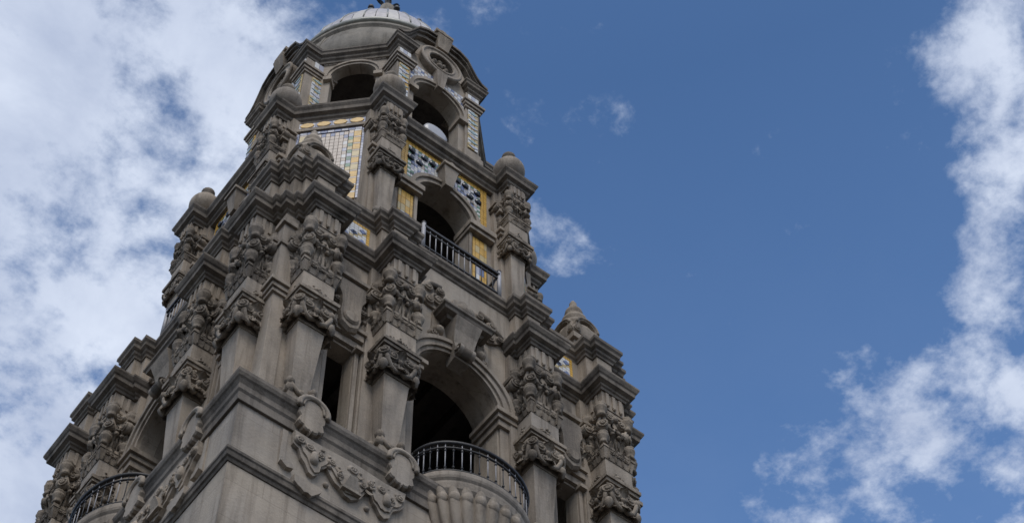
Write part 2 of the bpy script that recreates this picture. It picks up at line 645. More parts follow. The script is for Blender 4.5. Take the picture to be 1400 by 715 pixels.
# shaft
b = MB('wall')
b.box(-0.965, 0.965, -0.965, 0.965, ZG, 6.425)
link('shaft', b.mesh('shaft'), tower)
b = MB('wall')
b.box(-0.9645, 0.9645, -0.9645, 0.9645, 6.475, 6.745)
link('wall', b.mesh('upper_shaft_wall'), tower)
sq = [(-1, -1), (1, -1), (1, 1), (-1, 1)]
sq = [(x * 0.965, y * 0.965) for x, y in sq]
b = MB('cornice')
b.sweep(sq, [(-0.02, 6.42), (0.004, 6.42), (0.008, 6.432), (0.014, 6.436), (0.016, 6.455), (0.02, 6.46), (0.02, 6.474), (-0.05, 6.482)])
link('string_course', b.mesh('string_course'), tower, bevel=0.0015)
b = MB('cornice')
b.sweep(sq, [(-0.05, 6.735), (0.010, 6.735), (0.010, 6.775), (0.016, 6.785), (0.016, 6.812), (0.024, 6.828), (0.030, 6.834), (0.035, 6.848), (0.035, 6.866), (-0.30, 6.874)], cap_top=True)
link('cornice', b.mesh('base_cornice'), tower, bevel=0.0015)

# cartouches that interrupt the base cornice, and the relief below it
def shield(w, h, cz):
    """lobed shield with a rounded head"""
    p = arc(0, cz + h * 0.22, w, 0, PI, 14)
    left = [(-w * 1.0, cz - h * 0.02), (-w * 0.84, cz - h * 0.10), (-w * 0.92, cz - h * 0.20), (-w * 0.98, cz - h * 0.30), (-w * 0.78, cz - h * 0.36), (-w * 0.58, cz - h * 0.37),
            (-w * 0.50, cz - h * 0.44), (-w * 0.28, cz - h * 0.47), (-w * 0.12, cz - h * 0.45)]
    p += left + [(0, cz - h * 0.51)] + [(-u, z) for u, z in reversed(left)]
    return p


b = MB('stone')
b.prism([shield(0.052, 0.165, 6.818)], 0.95, 1.002, bev=0.006)
b.tube([(p[0] * 1.0, 1.003, p[1]) for p in arc(0, 6.856, 0.056, -0.25, PI + 0.25, 18)], 0.011, 6)
b.tube([(p[0] * 0.78, 1.004, p[1]) for p in arc(0, 6.857, 0.052, -0.1, PI + 0.1, 16)], 0.005, 6)
me_cart = b.mesh('cornice_cartouche')

b = MB('stone')
# scrolled strapwork: a raised slab with a wavy lower edge, hanging from the cornice
low = [(-0.760, 6.700), (-0.757, 6.665), (-0.735, 6.650), (-0.722, 6.612), (-0.706, 6.596), (-0.690, 6.566), (-0.672, 6.560), (-0.655, 6.580), (-0.651, 6.612), (-0.624, 6.640), (-0.606, 6.606),
       (-0.590, 6.584), (-0.570, 6.574), (-0.548, 6.552), (-0.523, 6.550), (-0.490, 6.580), (-0.471, 6.626), (-0.450, 6.638), (-0.437, 6.596), (-0.425, 6.584), (-0.410, 6.556), (-0.394, 6.548), (-0.374, 6.566),
       (-0.361, 6.614), (-0.335, 6.640), (-0.318, 6.665), (-0.318, 6.700)]
fine = []
for p, q in zip(low, low[1:]):
    for k_ in range(3):
        t = k_ / 3
        fine.append((p[0] + (q[0] - p[0]) * t, p[1] + (q[1] - p[1]) * t + 0.004 * math.sin(41 * (p[0] + t * 0.01))))
fine.append(low[-1])
top_ = [(-0.318, 6.728), (-0.40, 6.722), (-0.53, 6.732), (-0.68, 6.722), (-0.760, 6.728)]
b.prism([fine + top_], 0.955, 0.980)
b.prism([[(u * 0.985 - 0.008, z + 0.020 + 0.010 * math.sin(u * 60)) for u, z in fine[2:-2]] + top_], 0.975, 0.986)
for (u, z) in ((-0.679, 6.633), (-0.392, 6.634)):
    b.lathe([(0.0, -0.030), (0.012, -0.026), (0.017, -0.010), (0.014, 0.012), (0.010, 0.03), (0.0, 0.034)], (u, 0.986, z), 12)
b.frus((-0.562, -0.502, 0.975, 0.990), 6.585, (-0.546, -0.518, 0.975, 1.004), 6.640)
b.box(-0.568, -0.496, 0.975, 0.996, 6.572, 6.584)
rnd = random.Random(3)
for (u, z, r, f) in ((-0.700, 6.678, 0.020, 1), (-0.655, 6.668, 0.018, -1), (-0.612, 6.668, 0.017, 1), (-0.575, 6.630, 0.015, -1), (-0.488, 6.640, 0.015, 1), (-0.455, 6.672, 0.017, -1), (-0.415, 6.676, 0.018, 1), (-0.372, 6.650, 0.015, -1), (-0.530, 6.690, 0.022, 1)):
    b.volute((u, 0.985, z), (0, 1, 0), (0.3, 0, 1), r, 0.005, flip=f)
    b.leaf((u + 0.012, 0.984, z - 0.008), (f * 0.8, 0, -0.6), (0, 1, 0), 0.009, 0.034, 0.3)
for i in range(26):
    t = rnd.random()
    b.ball((-0.745 + 0.42 * t, 0.985, 6.640 + 0.06 * rnd.random()), 0.004 + 0.005 * rnd.random(), 6, lump=0.5)
b.volute((-0.738, 0.984, 6.690), (0, 1, 0), (0, 0, 1), 0.022, 0.006)
b.volute((-0.340, 0.984, 6.682), (0, 1, 0), (0, 0, 1), 0.020, 0.006, flip=-1)
for u, z in ((-0.615, 6.600), (-0.455, 6.598)):
    b.ball((u, 0.968, z - 0.035), 0.011, 8)
b.box(-0.795, -0.775, 0.955, 0.970, 6.545, 6.722)
b.prism([[(-0.795, 6.548), (-0.770, 6.528), (-0.745, 6.536), (-0.752, 6.556), (-0.775, 6.562)]], 0.955, 0.982)
me_strap = b.mesh('relief_band')
# fringed apron that breaks the string course
b = MB('stone')
ap = [(-0.745, 6.50), (-0.742, 6.468), (-0.728, 6.455), (-0.716, 6.450), (-0.704, 6.440), (-0.690, 6.446), (-0.676, 6.438), (-0.664, 6.452), (-0.652, 6.466), (-0.640, 6.484), (-0.640, 6.50)]
b.prism([ap], 0.96, 0.994)
me_apron = b.mesh('relief_apron')

for k in range(4):
    for q in (-Q1 + 0.012, -Q2, Q2, Q1 - 0.012):
        link('cornice_cartouche', me_cart, tower, k, q)
    link('relief_band', me_strap, tower, k)
    link('relief_apron', me_apron, tower, k)
def flip_mesh(me, name):
    c = me.copy(); c.name = name
    for v in c.vertices:
        v.co.x = -v.co.x
    c.flip_normals()
    return c
me_strap_m = flip_mesh(me_strap, 'relief_band_mirrored'); me_apron_m = flip_mesh(me_apron, 'relief_apron_mirrored')
for k in range(4):
    link('relief_band', me_strap_m, tower, k)
    link('relief_apron', me_apron_m, tower, k)

# ---------------- belfry stage: walls with an arch and two windows
AW, ASP = 0.20, 7.78
W = 0.825
TH = 0.07
door = [(AW, 6.872)] + arc(0, ASP, AW, 0, PI, 28) + [(-AW, 6.872)]
outer = [(-W + TH, 6.872)] + list(reversed(door)) + [(W, 6.872), (W, 8.55), (-W + TH, 8.55)]
def win(c, hw=0.057, z0=6.95, z1=7.61):
    return [(c - hw, z0), (c + hw, z0), (c + hw, z1), (c - hw, z1)]
b = MB('wall')
b.prism([outer, win(-0.537), win(0.537)], W - TH, W)
me = b.mesh('belfry_wall')
for k in range(4):
    link('wall', me, tower, k)
# floor, ceiling and an added core that blocks light across the inside
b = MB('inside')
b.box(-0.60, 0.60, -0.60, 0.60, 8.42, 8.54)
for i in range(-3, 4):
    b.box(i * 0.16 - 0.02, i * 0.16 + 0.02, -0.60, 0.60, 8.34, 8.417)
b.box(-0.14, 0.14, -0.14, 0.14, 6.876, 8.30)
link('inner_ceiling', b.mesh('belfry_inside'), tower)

# arch trim: archivolt, imposts, jamb strips, keystone bracket with its hood
b = MB('stone')
for r0, r1, v1 in ((AW + 0.001, AW + 0.066, W + 0.016), (AW + 0.018, AW + 0.060, W + 0.026), (AW + 0.046, AW + 0.068, W + 0.036)):
    o = arc(0, ASP, r1, 0, PI, 32) + list(reversed(arc(0, ASP, r0, 0, PI, 32)))
    b.prism([o], W - 0.005, v1)
for s in (-1, 1):
    for z0, z1, ex in ((7.69, 7.725, 0.010), (7.727, 7.752, 0.020), (7.754, 7.779, 0.032)):
        us = sorted((s * (AW - ex), s * (AW + 0.075 + ex * 0.3)))
        b.box(us[0], us[1], W - 0.14, W + 0.014 + ex, z0, z1)
    us = sorted((s * (AW + 0.006), s * (AW + 0.07)))
    b.box(us[0], us[1], W - 0.004, W + 0.012, 6.875, 7.688)
for a0, a1 in ((0, PI),):
    b.prism([arc(0, ASP, AW + 0.03, a0, a1, 28) + list(reversed(arc(0, ASP, AW, a0, a1, 28)))], W - 0.15, W - TH - 0.001)
for s in (-1, 1):
    us = sorted((s * AW, s * (AW + 0.03)))
    b.box(us[0], us[1], W - 0.15, W - TH - 0.001, 6.875, ASP)
me_arch = b.mesh('archivolt')

b = MB('stone')
# scroll bracket: side profile in (v, z), extruded in u and tapering downwards
prof = [(W - 0.02, 7.93), (W + 0.035, 7.94), (W + 0.05, 7.98), (W + 0.045, 8.03), (W + 0.06, 8.10), (W + 0.085, 8.165), (W - 0.02, 8.17)]
vs, fs = [], []
for sgn in (-1, 1):
    for v, z in prof:
        hw = 0.036 + (z - 7.93) * 0.12
        vs.append((sgn * hw, v, z))
n = len(prof)
for i in range(n):
    j = (i + 1) % n
    fs.append((i, j, n + j, n + i))
fs += [tuple(range(n)), tuple(range(n, 2 * n))]
b.add(vs, fs)
b.volute((0, W + 0.05, 7.975), (1, 0, 0), (0, 0, 1), 0.03, 0.038)
b.volute((0, W + 0.05, 7.975), (-1, 0, 0), (0, 0, 1), 0.03, 0.038)
me_key = b.mesh('keystone')
b = MB('cornice')
hoodp = [(-0.088, -0.80), (-0.088, -0.872), (0.088, -0.872), (0.088, -0.80)]
b.sweep(hoodp, [(-0.02, 8.165), (0.0, 8.165), (0.008, 8.178), (0.03, 8.183), (0.034, 8.198), (0.042, 8.204), (0.042, 8.218), (-0.03, 8.232)], closed=True, cap_top=True, cap_bot=True)
me_hood = b.mesh('hood')
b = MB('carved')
# shell and scrolls above the hood
shl = []
for i in range(25):
    a = PI * i / 24
    shl.append((0.085 * math.cos(a) * (1 + 0.06 * math.cos(8 * a)), 8.25 + 0.115 * math.sin(a) * (1 + 0.06 * math.cos(8 * a))))
b.prism([shl], W - 0.004, W + 0.045, bev=0.02)
b.ball((0, W + 0.05, 8.275), 0.05, 12, rz=0.038, rv=0.025)
me_shell = b.mesh('shell_crest')
me_wing = []
for s in (-1, 1):
    b = MB('carved')
    for (u, z, r) in ((0.115, 8.30, 0.040), (0.165, 8.36, 0.030), (0.155, 8.27, 0.026), (0.205, 8.30, 0.022), (0.10, 8.38, 0.024)):
        b.volute((s * u, W + 0.01, z), (0, 1, 0), (s * 0.4, 0, 1), r, 0.012, flip=s)
    b.prism([[(s * p[0], p[1]) for p in ((0.09, 8.06), (0.135, 8.07), (0.13, 8.24), (0.10, 8.25))]], W - 0.003, W + 0.006)
    b.tube([(s * 0.10, W + 0.01, 8.42), (s * 0.16, W + 0.014, 8.40), (s * 0.19, W + 0.012, 8.35), (s * 0.22, W + 0.01, 8.32)], 0.014, 6)
    b.prism([[(s * p[0], p[1]) for p in ((0.10, 8.235), (0.16, 8.24), (0.20, 8.27), (0.235, 8.33), (0.21, 8.39), (0.17, 8.33), (0.13, 8.345))]], W - 0.004, W + 0.012)
    b.ball((s * 0.105, W + 0.01, 8.09), 0.026, 10, rv=0.03)
    b.volute((s * 0.125, W + 0.005, 8.06), (0, 1, 0), (0, 0, 1), 0.026, 0.012, flip=-s)
    me_wing.append(b.mesh('scroll_wing'))
for k in range(4):
    a = link('archivolt', me_arch, tower, k, bevel=0.001)
    ky = link('keystone', me_key, tower, k)
    child('hood', me_hood, ky, bevel=0.001)
    sc_ = link('shell_crest', me_shell, tower, k)
    for mw in me_wing:
        child('scroll_wing', mw, sc_)

# window surrounds with hanging shield
b = MB('stone')
for s in (-1, 1):
    b.box(s * 0.067 - 0.008, s * 0.067 + 0.008, W - 0.004, W + 0.012, 6.88, 7.66)
    b.box(s * 0.088 - 0.006, s * 0.088 + 0.006, W - 0.004, W + 0.020, 6.88, 7.70)
b.box(-0.095, 0.095, W - 0.004, W + 0.016, 7.622, 7.66)
b.box(-0.082, 0.082, W - 0.003, W + 0.030, 7.663, 7.70)
b.box(-0.090, 0.090, W - 0.003, W + 0.040, 7.703, 7.725)
b.box(-0.10, 0.10, W - 0.003, W + 0.022, 8.01, 8.035)
b.box(-0.105, 0.105, W - 0.003, W + 0.036, 8.038, 8.06)
b.box(0.050, 0.085, W, W + 0.034, 7.60, 7.62)
me_wf = b.mesh('window_frame')
b = MB('carved')
sh = [(0.058, 7.98), (0.066, 7.90), (0.050, 7.86), (0.046, 7.80), (0.050, 7.74), (0.040, 7.68), (0.0, 7.655)]
b.prism([sh + [(-u, z) for u, z in reversed(sh[:-1])]], W + 0.004, W + 0.055, bev=0.014)
b.prism([arc(0, 7.73, 0.036, 0, 2 * PI, 14)[:-1]], W + 0.05, W + 0.066, bev=0.008)
for s in (-1, 1):
    b.volute((s * 0.066, W + 0.03, 7.965), (0, 1, 0), (0, 0, 1), 0.022, 0.012, flip=s)
    b.volute((s * 0.058, W + 0.03, 7.84), (0, 1, 0), (0, 0, 1), 0.018, 0.012, flip=-s)
    b.leaf((s * 0.075, W + 0.004, 7.75), (s * 0.25, 0, 1), (0, 1, 0), 0.022, 0.10, 0.4)
    for i in range(4):
        b.ball((s * (0.07 + 0.012 * (i % 2)), W + 0.02, 7.90 - i * 0.03), 0.011, 7)
b.box(-0.05, 0.05, W - 0.003, W + 0.014, 8.07, 8.17)
me_ws = b.mesh('shield')
for k in range(4):
    for s in (-1, 1):
        f = link('window_frame', me_wf, tower, k, s * 0.537)
        child('shield', me_ws, f)

# corner pier between the two outer pilasters
b = MB('stone')
b.box(-0.862, -0.80, 0.80, 0.862, 6.875, 8.20)
for z0, z1, ex in ((7.62, 7.64, 0.010), (7.642, 7.665, 0.018), (7.667, 7.69, 0.028), (7.97, 7.99, 0.008), (8.12, 8.15, 0.012)):
    b.box(-0.862 - ex, -0.81, 0.81, 0.862 + ex, z0, z1)
me_cp = b.mesh('corner_pier')
for k in range(4):
    link('corner_pier', me_cp, tower, k, bevel=0.001)

# ---------------- carved pilasters (estipites)
def estipite(zb, zt, hb, ht, vb, vt, vw, z_cap, z_led, z_blk, z_leaf, z_fr, z_end, full=True):
    """zb..zt shaft narrow at the foot, then mask band, ledge, block, leaf moulding, upper capital, frieze block"""
    main = MB('stone')
    dp = 2 * ht
    main.frus((-hb, hb, vw, vb), zb, (-ht, ht, vw, vt), zt)                    # shaft
    main.box(-hb - 0.012, hb + 0.012, vw, vb + 0.012, zb - 0.08, zb)           # foot
    main.box(-hb - 0.022, hb + 0.022, vw, vb + 0.022, zb - 0.082 - 0.03, zb - 0.082)
    hk = ht + 0.013
    main.box(-hk, hk, vw, vt + 0.012, z_led, z_blk)                             # block
    main.box(-hk + 0.010, hk - 0.010, vw, vt + 0.018, z_fr, z_end)              # frieze block
    ng = 3
    for i in range(ng):                                                         # triglyph bars
        u = (i - 1) * (hk - 0.02) * 0.72
        main.box(u - 0.008, u + 0.008, vt + 0.014, vt + 0.026, z_fr + 0.02, z_end - 0.012)
        main.ball((u, vt + 0.024, z_fr + 0.014), 0.008, 6)
    for i in range(3):
        v = vw + (vt - vw) * (0.25 + 0.3 * i)
        for s in (-1, 1):
            u = s * (hk - 0.010)
            main.box(min(u, u + s * 0.007), max(u, u + s * 0.007), v - 0.007, v + 0.007, z_fr + 0.02, z_end - 0.012)
    # wall respond behind
    main.box(-ht - 0.045, ht + 0.045, vw - 0.02, vw + 0.028, zb - 0.11, z_end)

    foot = MB('carved')                                                         # lobed collar round the foot
    f0, f1 = zb - 0.075, zb + 0.012
    vm = (vw + vb) / 2
    foot.frus((-hb - 0.020, hb + 0.020, vw, vb + 0.020), f0, (-hb - 0.006, hb + 0.006, vw, vb + 0.006), f1)
    for sg in (-1, 1):
        for vv in (vb + 0.008, vw + 0.030):
            c = Vector((sg * (hb + 0.010), vv, zb + 0.022))
            foot.ball(c, 0.0185, 10, rz=0.024, lump=0.25)
            foot.ball(c + Vector((0, 0, -0.035)), 0.017, 8, rz=0.026, lump=0.25)
        foot.ball((sg * (hb + 0.010), vm + 0.008, zb - 0.018), 0.015, 9, lump=0.3)
        foot.tube([(sg * (hb + 0.014), vb + 0.012, zb + 0.008), (sg * (hb + 0.014), vm + 0.01, zb - 0.035), (sg * (hb + 0.014), vw + 0.03, zb + 0.004)], 0.009, 6)
    foot.ball((0, vb + 0.014, zb - 0.022), 0.017, 10, rv=0.012, lump=0.3)
    foot.tube([(-hb - 0.010, vb + 0.014, zb + 0.008), (-hb * 0.4, vb + 0.018, zb - 0.036), (hb * 0.4, vb + 0.018, zb - 0.036), (hb + 0.010, vb + 0.014, zb + 0.008)], 0.009, 6)

    def faces(off):
        """front and the two sides: a local frame T(along, out, z), its axis and half width"""
        res = [(lambda a, o, z: (a, vt + o, z), (0, 1, 0), hk, (-1, 1))]
        for s in (1, -1):
            res.append(((lambda s: lambda a, o, z: (s * (hk + off + o), (vw + vt) / 2 + 0.012 + a * s * -1, z))(s), (s, 0, 0), min(hk, (vt - vw) / 2), (-1, 1)))
        return res

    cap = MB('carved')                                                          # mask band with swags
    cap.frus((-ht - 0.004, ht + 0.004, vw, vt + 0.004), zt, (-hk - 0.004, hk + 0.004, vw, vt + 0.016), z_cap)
    hgt = z_cap - zt
    zc_ = zt + hgt * 0.5
    for T, AX, wid, sgs in faces(-0.010):
        for sg in sgs:
            cap.volute(T(sg * wid * 0.50, 0.014, zc_ + hgt * 0.16), AX, (0, 0, 1), hgt * 0.20, 0.010, flip=sg)
            cap.volute(T(sg * wid * 0.30, 0.012, zc_ - hgt * 0.20), AX, (0, 0, -1), hgt * 0.13, 0.010, flip=-sg)
            cap.tube([T(sg * wid * 1.0, 0.020, zc_ + hgt * 0.30), T(sg * wid * 0.86, 0.022, zc_ - hgt * 0.06), T(sg * wid * 0.62, 0.020, zc_ - hgt * 0.30), T(sg * wid * 0.30, 0.020, zc_ - hgt * 0.40), T(0, 0.022, zc_ - hgt * 0.34)], hgt * 0.065, 6)
            cap.leaf(T(sg * wid * 0.70, 0.006, zc_ - hgt * 0.10), (0, 0, -1), AX, hgt * 0.13, hgt * 0.42, 0.35)
            for q in range(3):
                cap.ball(T(sg * wid * (0.18 + 0.22 * q), 0.018, zc_ + hgt * (0.40 - 0.05 * q)), hgt * 0.065, 7, lump=0.4)
        cap.leaf(T(0, 0.010, zc_ + hgt * 0.10), (0, 0, -1), AX, hgt * 0.17, hgt * 0.58, 0.35)
        cap.leaf(T(0, 0.012, zc_ + hgt * 0.02), (0, 0, 1), AX, hgt * 0.17, hgt * 0.42, 0.45)
        cap.ball(T(0, 0.020, zc_ + hgt * 0.04), hgt * 0.09, 8, lump=0.3)
        # sprig carved on the block above
        zh = z_blk - z_led
        for q in range(9):
            a = (q - 4) / 4 * wid * 0.74
            cap.ball(T(a, 0.013 if AX[1] else 0.010, z_led + zh * (0.12 + 0.11 * (4 - abs(q - 4)) / 2)), 0.0070 + 0.002 * (q % 2), 6, lump=0.6)
            for w_ in range(2):
                rr = random.random
                cap.ball(T(a + (rr() - 0.5) * wid * 0.25, 0.012 if AX[1] else 0.009, z_led + zh * (0.10 + 0.42 * rr() * (1.2 - abs(q - 4) / 4))), 0.0035 + 0.0035 * rr(), 6, lump=0.7)
    for sg in (-1, 1):                                                          # hanging corner drops
        for vv in (vt + 0.012, vw + 0.030):
            cap.ball((sg * (hk + 0.002), vv, zt + hgt * 0.20), hgt * 0.125, 9, rz=hgt * 0.20, lump=0.2)
            cap.volute((sg * (hk + 0.004), vv, zc_ + hgt * 0.18), (sg * 0.7, 0.7, 0), (0, 0, 1), hgt * 0.19, 0.012)
    hl = hk + 0.020
    cap.box(-hl + 0.006, hl - 0.006, vw, vt + 0.024, z_cap, z_cap + (z_led - z_cap) * 0.45)
    cap.box(-hl, hl, vw, vt + 0.032, z_cap + (z_led - z_cap) * 0.47, z_led - 0.001)

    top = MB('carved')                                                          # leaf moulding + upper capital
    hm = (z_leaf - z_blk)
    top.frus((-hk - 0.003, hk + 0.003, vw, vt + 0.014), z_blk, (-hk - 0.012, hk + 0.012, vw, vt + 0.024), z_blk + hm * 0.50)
    top.box(-hk - 0.015, hk + 0.015, vw, vt + 0.027, z_blk + hm * 0.52, z_blk + hm * 0.66)
    core = hk - 0.012
    top.box(-core, core, vw, vt + 0.004, z_blk + hm * 0.6, z_fr + 0.002)
    hu = z_fr - z_leaf
    top.box(-core - 0.012, core + 0.012, vw, vt + 0.016, z_fr - hu * 0.11, z_fr - hu * 0.02)
    for T, AX, wid, sgs in faces(-0.012):
        for sg in (-1, -0.33, 0.33, 1):
            top.leaf(T(sg * wid * 0.78, 0.012, z_blk + 0.003), (0, 0, 1), AX, wid * (0.13 if abs(sg) == 1 else 0.15), hm * (0.80 if abs(sg) == 1 else 0.65), 0.22)
            top.volute(T(sg * wid * 0.52, 0.016, z_blk + hm * 0.42), AX, (0, 0, 1), hm * 0.16, 0.008, flip=1 if sg > 0 else -1)
        for sg in sgs:
            top.leaf(T(sg * wid * 0.40, 0.004, z_leaf - hm * 0.2), (0, 0, 1), AX, wid * 0.18, hu * 0.34, 0.4)
            top.volute(T(sg * wid * 0.45, 0.012, z_fr - hu * 0.26), AX, (0, 0, 1), hu * 0.105, 0.010, flip=sg)
            top.tube([T(sg * wid * 0.92, 0.014, z_fr - hu * 0.30), T(sg * wid * 0.60, 0.020, z_leaf + hu * 0.42), T(sg * wid * 0.22, 0.018, z_leaf + hu * 0.40), T(0, 0.014, z_leaf + hu * 0.52)], hu * 0.035, 5)
            for q in range(3):
                top.ball(T(sg * wid * (0.26 + 0.16 * q), 0.014, z_leaf + hu * (0.34 + 0.07 * q)), hu * 0.050, 7, lump=0.45)
        top.ball(T(0, 0.014, z_fr - hu * 0.22), hu * 0.075, 8, lump=0.3)
        top.leaf(T(0, 0.006, z_fr - hu * 0.28), (0, 0, -1), AX, hu * 0.07, hu * 0.26, 0.25)
        for q in range(5):
            a = (q - 2) / 2 * wid * 0.50
            top.tube([T(a, 0.003, z_leaf + hu * 0.02), T(a, 0.003, z_fr - hu * 0.18)], 0.0045, 5)
    bell = [(0.0, -0.5), (0.30, -0.5), (0.42, -0.44), (0.30, -0.36), (0.36, -0.20), (0.50, -0.02), (0.52, 0.08), (0.40, 0.16), (0.46, 0.22), (0.46, 0.28), (0.28, 0.36), (0.16, 0.44), (0.0, 0.5)]
    for sg in (-1, 1):
        for vv in (vt + 0.012, vw + 0.030):
            for (zz, hh, ww) in ((z_leaf + hu * 0.08, 0.090, 0.052), (z_fr - hu * 0.12, 0.105, 0.058)):
                k = hu / 0.24
                top.lathe([(r * ww * k, z * hh * k) for r, z in bell], (sg * (core + 0.012), vv, zz), 10)
            top.volute((sg * (core + 0.010), vv, z_leaf + hu * 0.44), (sg * 0.7, 0.7 if vv > vw + 0.05 else 0.1, 0), (0, 0, 1), hu * 0.12, 0.012)
        # console thrown out sideways at the back
        u0, u1 = sorted((sg * core, sg * (core + 0.058)))
        top.box(u0, u1, vw, vw + 0.060, z_leaf + hu * 0.62, z_leaf + hu * 0.69)
        top.volute((sg * (core + 0.034), vw + 0.050, z_leaf + hu * 0.49), (0, 1, 0), (0, 0, 1), hu * 0.125, 0.012, flip=sg)
        top.tube([(sg * (core + 0.034), vw, z_leaf + hu * 0.49), (sg * (core + 0.034), vw + 0.052, z_leaf + hu * 0.49)], hu * 0.11, 10)
        top.leaf((sg * (core + 0.002), vw + 0.034, z_leaf + hu * 0.06), (sg * 0.1, 0, 1), (sg, 0.2, 0), hu * 0.10, hu * 0.32, 0.15)
    for mb, amp in ((foot, 0.0035), (cap, 0.0038), (top, 0.0038)):              # hand carving and wear
        off = Vector((random.random() * 50, random.random() * 50, random.random() * 50))
        for i_, v in enumerate(mb.V):
            q = Vector(v)
            d = noise.noise_vector(q * 26 + off) * amp + noise.noise_vector(q * 70 + off) * amp * 0.45
            mb.V[i_] = (v[0] + d.x, v[1] + d.y, v[2] + d.z)
    return main.mesh('pilaster'), foot.mesh('base_leaf'), cap.mesh('mask_band'), top.mesh('capital')


P1 = [estipite(7.05, 7.43, 0.036, 0.056, 0.908, 0.930, W, 7.585, 7.622, 7.745, 7.86, 8.10, 8.215) for _ in range(4)]
def put_pilaster(meshes, k, u):
    mn, ft, cp_, tp = meshes
    r = link('pilaster', mn, tower, k, u, bevel=0.001)
    child('base_leaf', ft, r); child('mask_band', cp_, r); child('capital', tp, r)
n_put = 0
for k in range(4):
    for u in (-Q1, -Q2, Q2, Q1):
        n_put += 1
        put_pilaster(P1[n_put * 3 % 4], k, u)

# cornice of the belfry stage: breaks forward over every pilaster
half = [(-0.85, 0.85), (-0.812, 0.85), (-0.812, 0.872), (-0.786, 0.872), (-0.786, 0.952), (-0.659, 0.952), (-0.659, 0.83), (-0.41, 0.83), (-0.41, 0.952), (-0.283, 0.952), (-0.283, 0.862), (-0.272, 0.862), (-0.272, 0.775)]
b = MB('cornice')
zt = Z1
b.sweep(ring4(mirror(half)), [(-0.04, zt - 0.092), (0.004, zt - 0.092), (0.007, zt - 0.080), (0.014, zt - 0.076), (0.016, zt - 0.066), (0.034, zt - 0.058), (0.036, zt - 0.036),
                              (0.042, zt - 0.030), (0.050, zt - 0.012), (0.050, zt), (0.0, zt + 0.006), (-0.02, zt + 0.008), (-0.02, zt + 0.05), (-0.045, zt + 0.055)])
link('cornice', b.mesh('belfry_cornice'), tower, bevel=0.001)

# podium with its own cornice, stepped at the corners
half = [(-0.845, 0.845), (-0.808, 0.845), (-0.808, 0.872), (-0.772, 0.872), (-0.772, 0.91), (-0.690, 0.91), (-0.690, 0.882), (-0.650, 0.882), (-0.650, 0.82),
        (-0.424, 0.82), (-0.424, 0.864), (-0.385, 0.864), (-0.385, 0.898), (-0.315, 0.898), (-0.315, 0.864), (-0.276, 0.864), (-0.276, 0.815)]
b = MB('stone')
pl = ring4(mirror(half))
b.sweep(pl, [(0, 8.306), (0.0, 8.53)])
link('podium', b.mesh('podium'), tower)
b = MB('cornice')
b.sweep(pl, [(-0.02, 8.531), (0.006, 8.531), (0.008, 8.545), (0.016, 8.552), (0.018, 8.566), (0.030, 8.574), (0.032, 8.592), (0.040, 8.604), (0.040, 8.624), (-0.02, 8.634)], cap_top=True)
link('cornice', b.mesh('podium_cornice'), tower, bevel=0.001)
# little plinths over it
half = [(-0.80, 0.80), (-0.62, 0.80), (-0.44, 0.76), (-0.44, 0.83), (-0.29, 0.83), (-0.29, 0.76)]


def tiles(mb, cells, v, T=None):
    """cells: (u0, u1, z0, z1, material) as thin glazed tiles standing 6 mm proud"""
    g = 0.0012
    for u0, u1, z0, z1, mt in cells:
        vs = [(u0 + g, v, z0 + g), (u1 - g, v, z0 + g), (u1 - g, v, z1 - g), (u0 + g, v, z1 - g)]
        vs += [(p[0], v - 0.006, p[2]) for p in vs]
        if T:
            vs = [T(p) for p in vs]
        mb.add(vs, [(0, 1, 2, 3), (0, 4, 5, 1), (1, 5, 6, 2), (2, 6, 7, 3), (3, 7, 4, 0)], mt)


def diamond(mb, cu, cz, ru, rz, v, mt, T=None):
    vs = [(cu - ru, v, cz), (cu, v, cz - rz), (cu + ru, v, cz), (cu, v, cz + rz)]
    vs += [(p[0], v - 0.007, p[2]) for p in vs]
    if T:
        vs = [T(p) for p in vs]
    mb.add(vs, [(0, 1, 2, 3), (0, 4, 5, 1), (1, 5, 6, 2), (2, 6, 7, 3), (3, 7, 4, 0)], mt)


# tiled panels on the podium between the pilasters
b = MB('t_white')
u0, u1, zz0, zz1 = -0.078, 0.078, 8.345, 8.525
b.box(u0, u1, 0.812, 0.826, zz0, zz1, 't_white')
cells = []
for i in range(12):
    a, c = u0 + (u1 - u0) * i / 12, u0 + (u1 - u0) * (i + 1) / 12
    cells += [(a, c, zz1 - 0.018, zz1, 't_yellow'), (a, c, zz0, zz0 + 0.014, 't_white')]
for j in range(8):
    z = zz0 + 0.014 + j * 0.0185
    cells += [(u0, u0 + 0.016, z, z + 0.0185, 't_yellow'), (u1 - 0.016, u1, z, z + 0.0185, 't_yellow')]
    for i in range(6):
        a = u0 + 0.016 + i * 0.02067
        cells.append((a, a + 0.02067, z, z + 0.0185, 't_cream' if (i - j) % 6 == 0 else 't_white'))
tiles(b, cells, 0.831)
for cu, cz in ((0, 8.435), (-0.042, 8.475), (0.042, 8.475), (-0.042, 8.395), (0.042, 8.395)):
    diamond(b, cu, cz, 0.017, 0.015, 0.834, 't_blue')
diamond(b, 0, 8.435, 0.009, 0.008, 0.837, 't_black')
me_pt = b.mesh('podium_tiles')
for k in range(4):
    for u in (-0.537, 0.537):
        link('tile_panel', me_pt, tower, k, u)

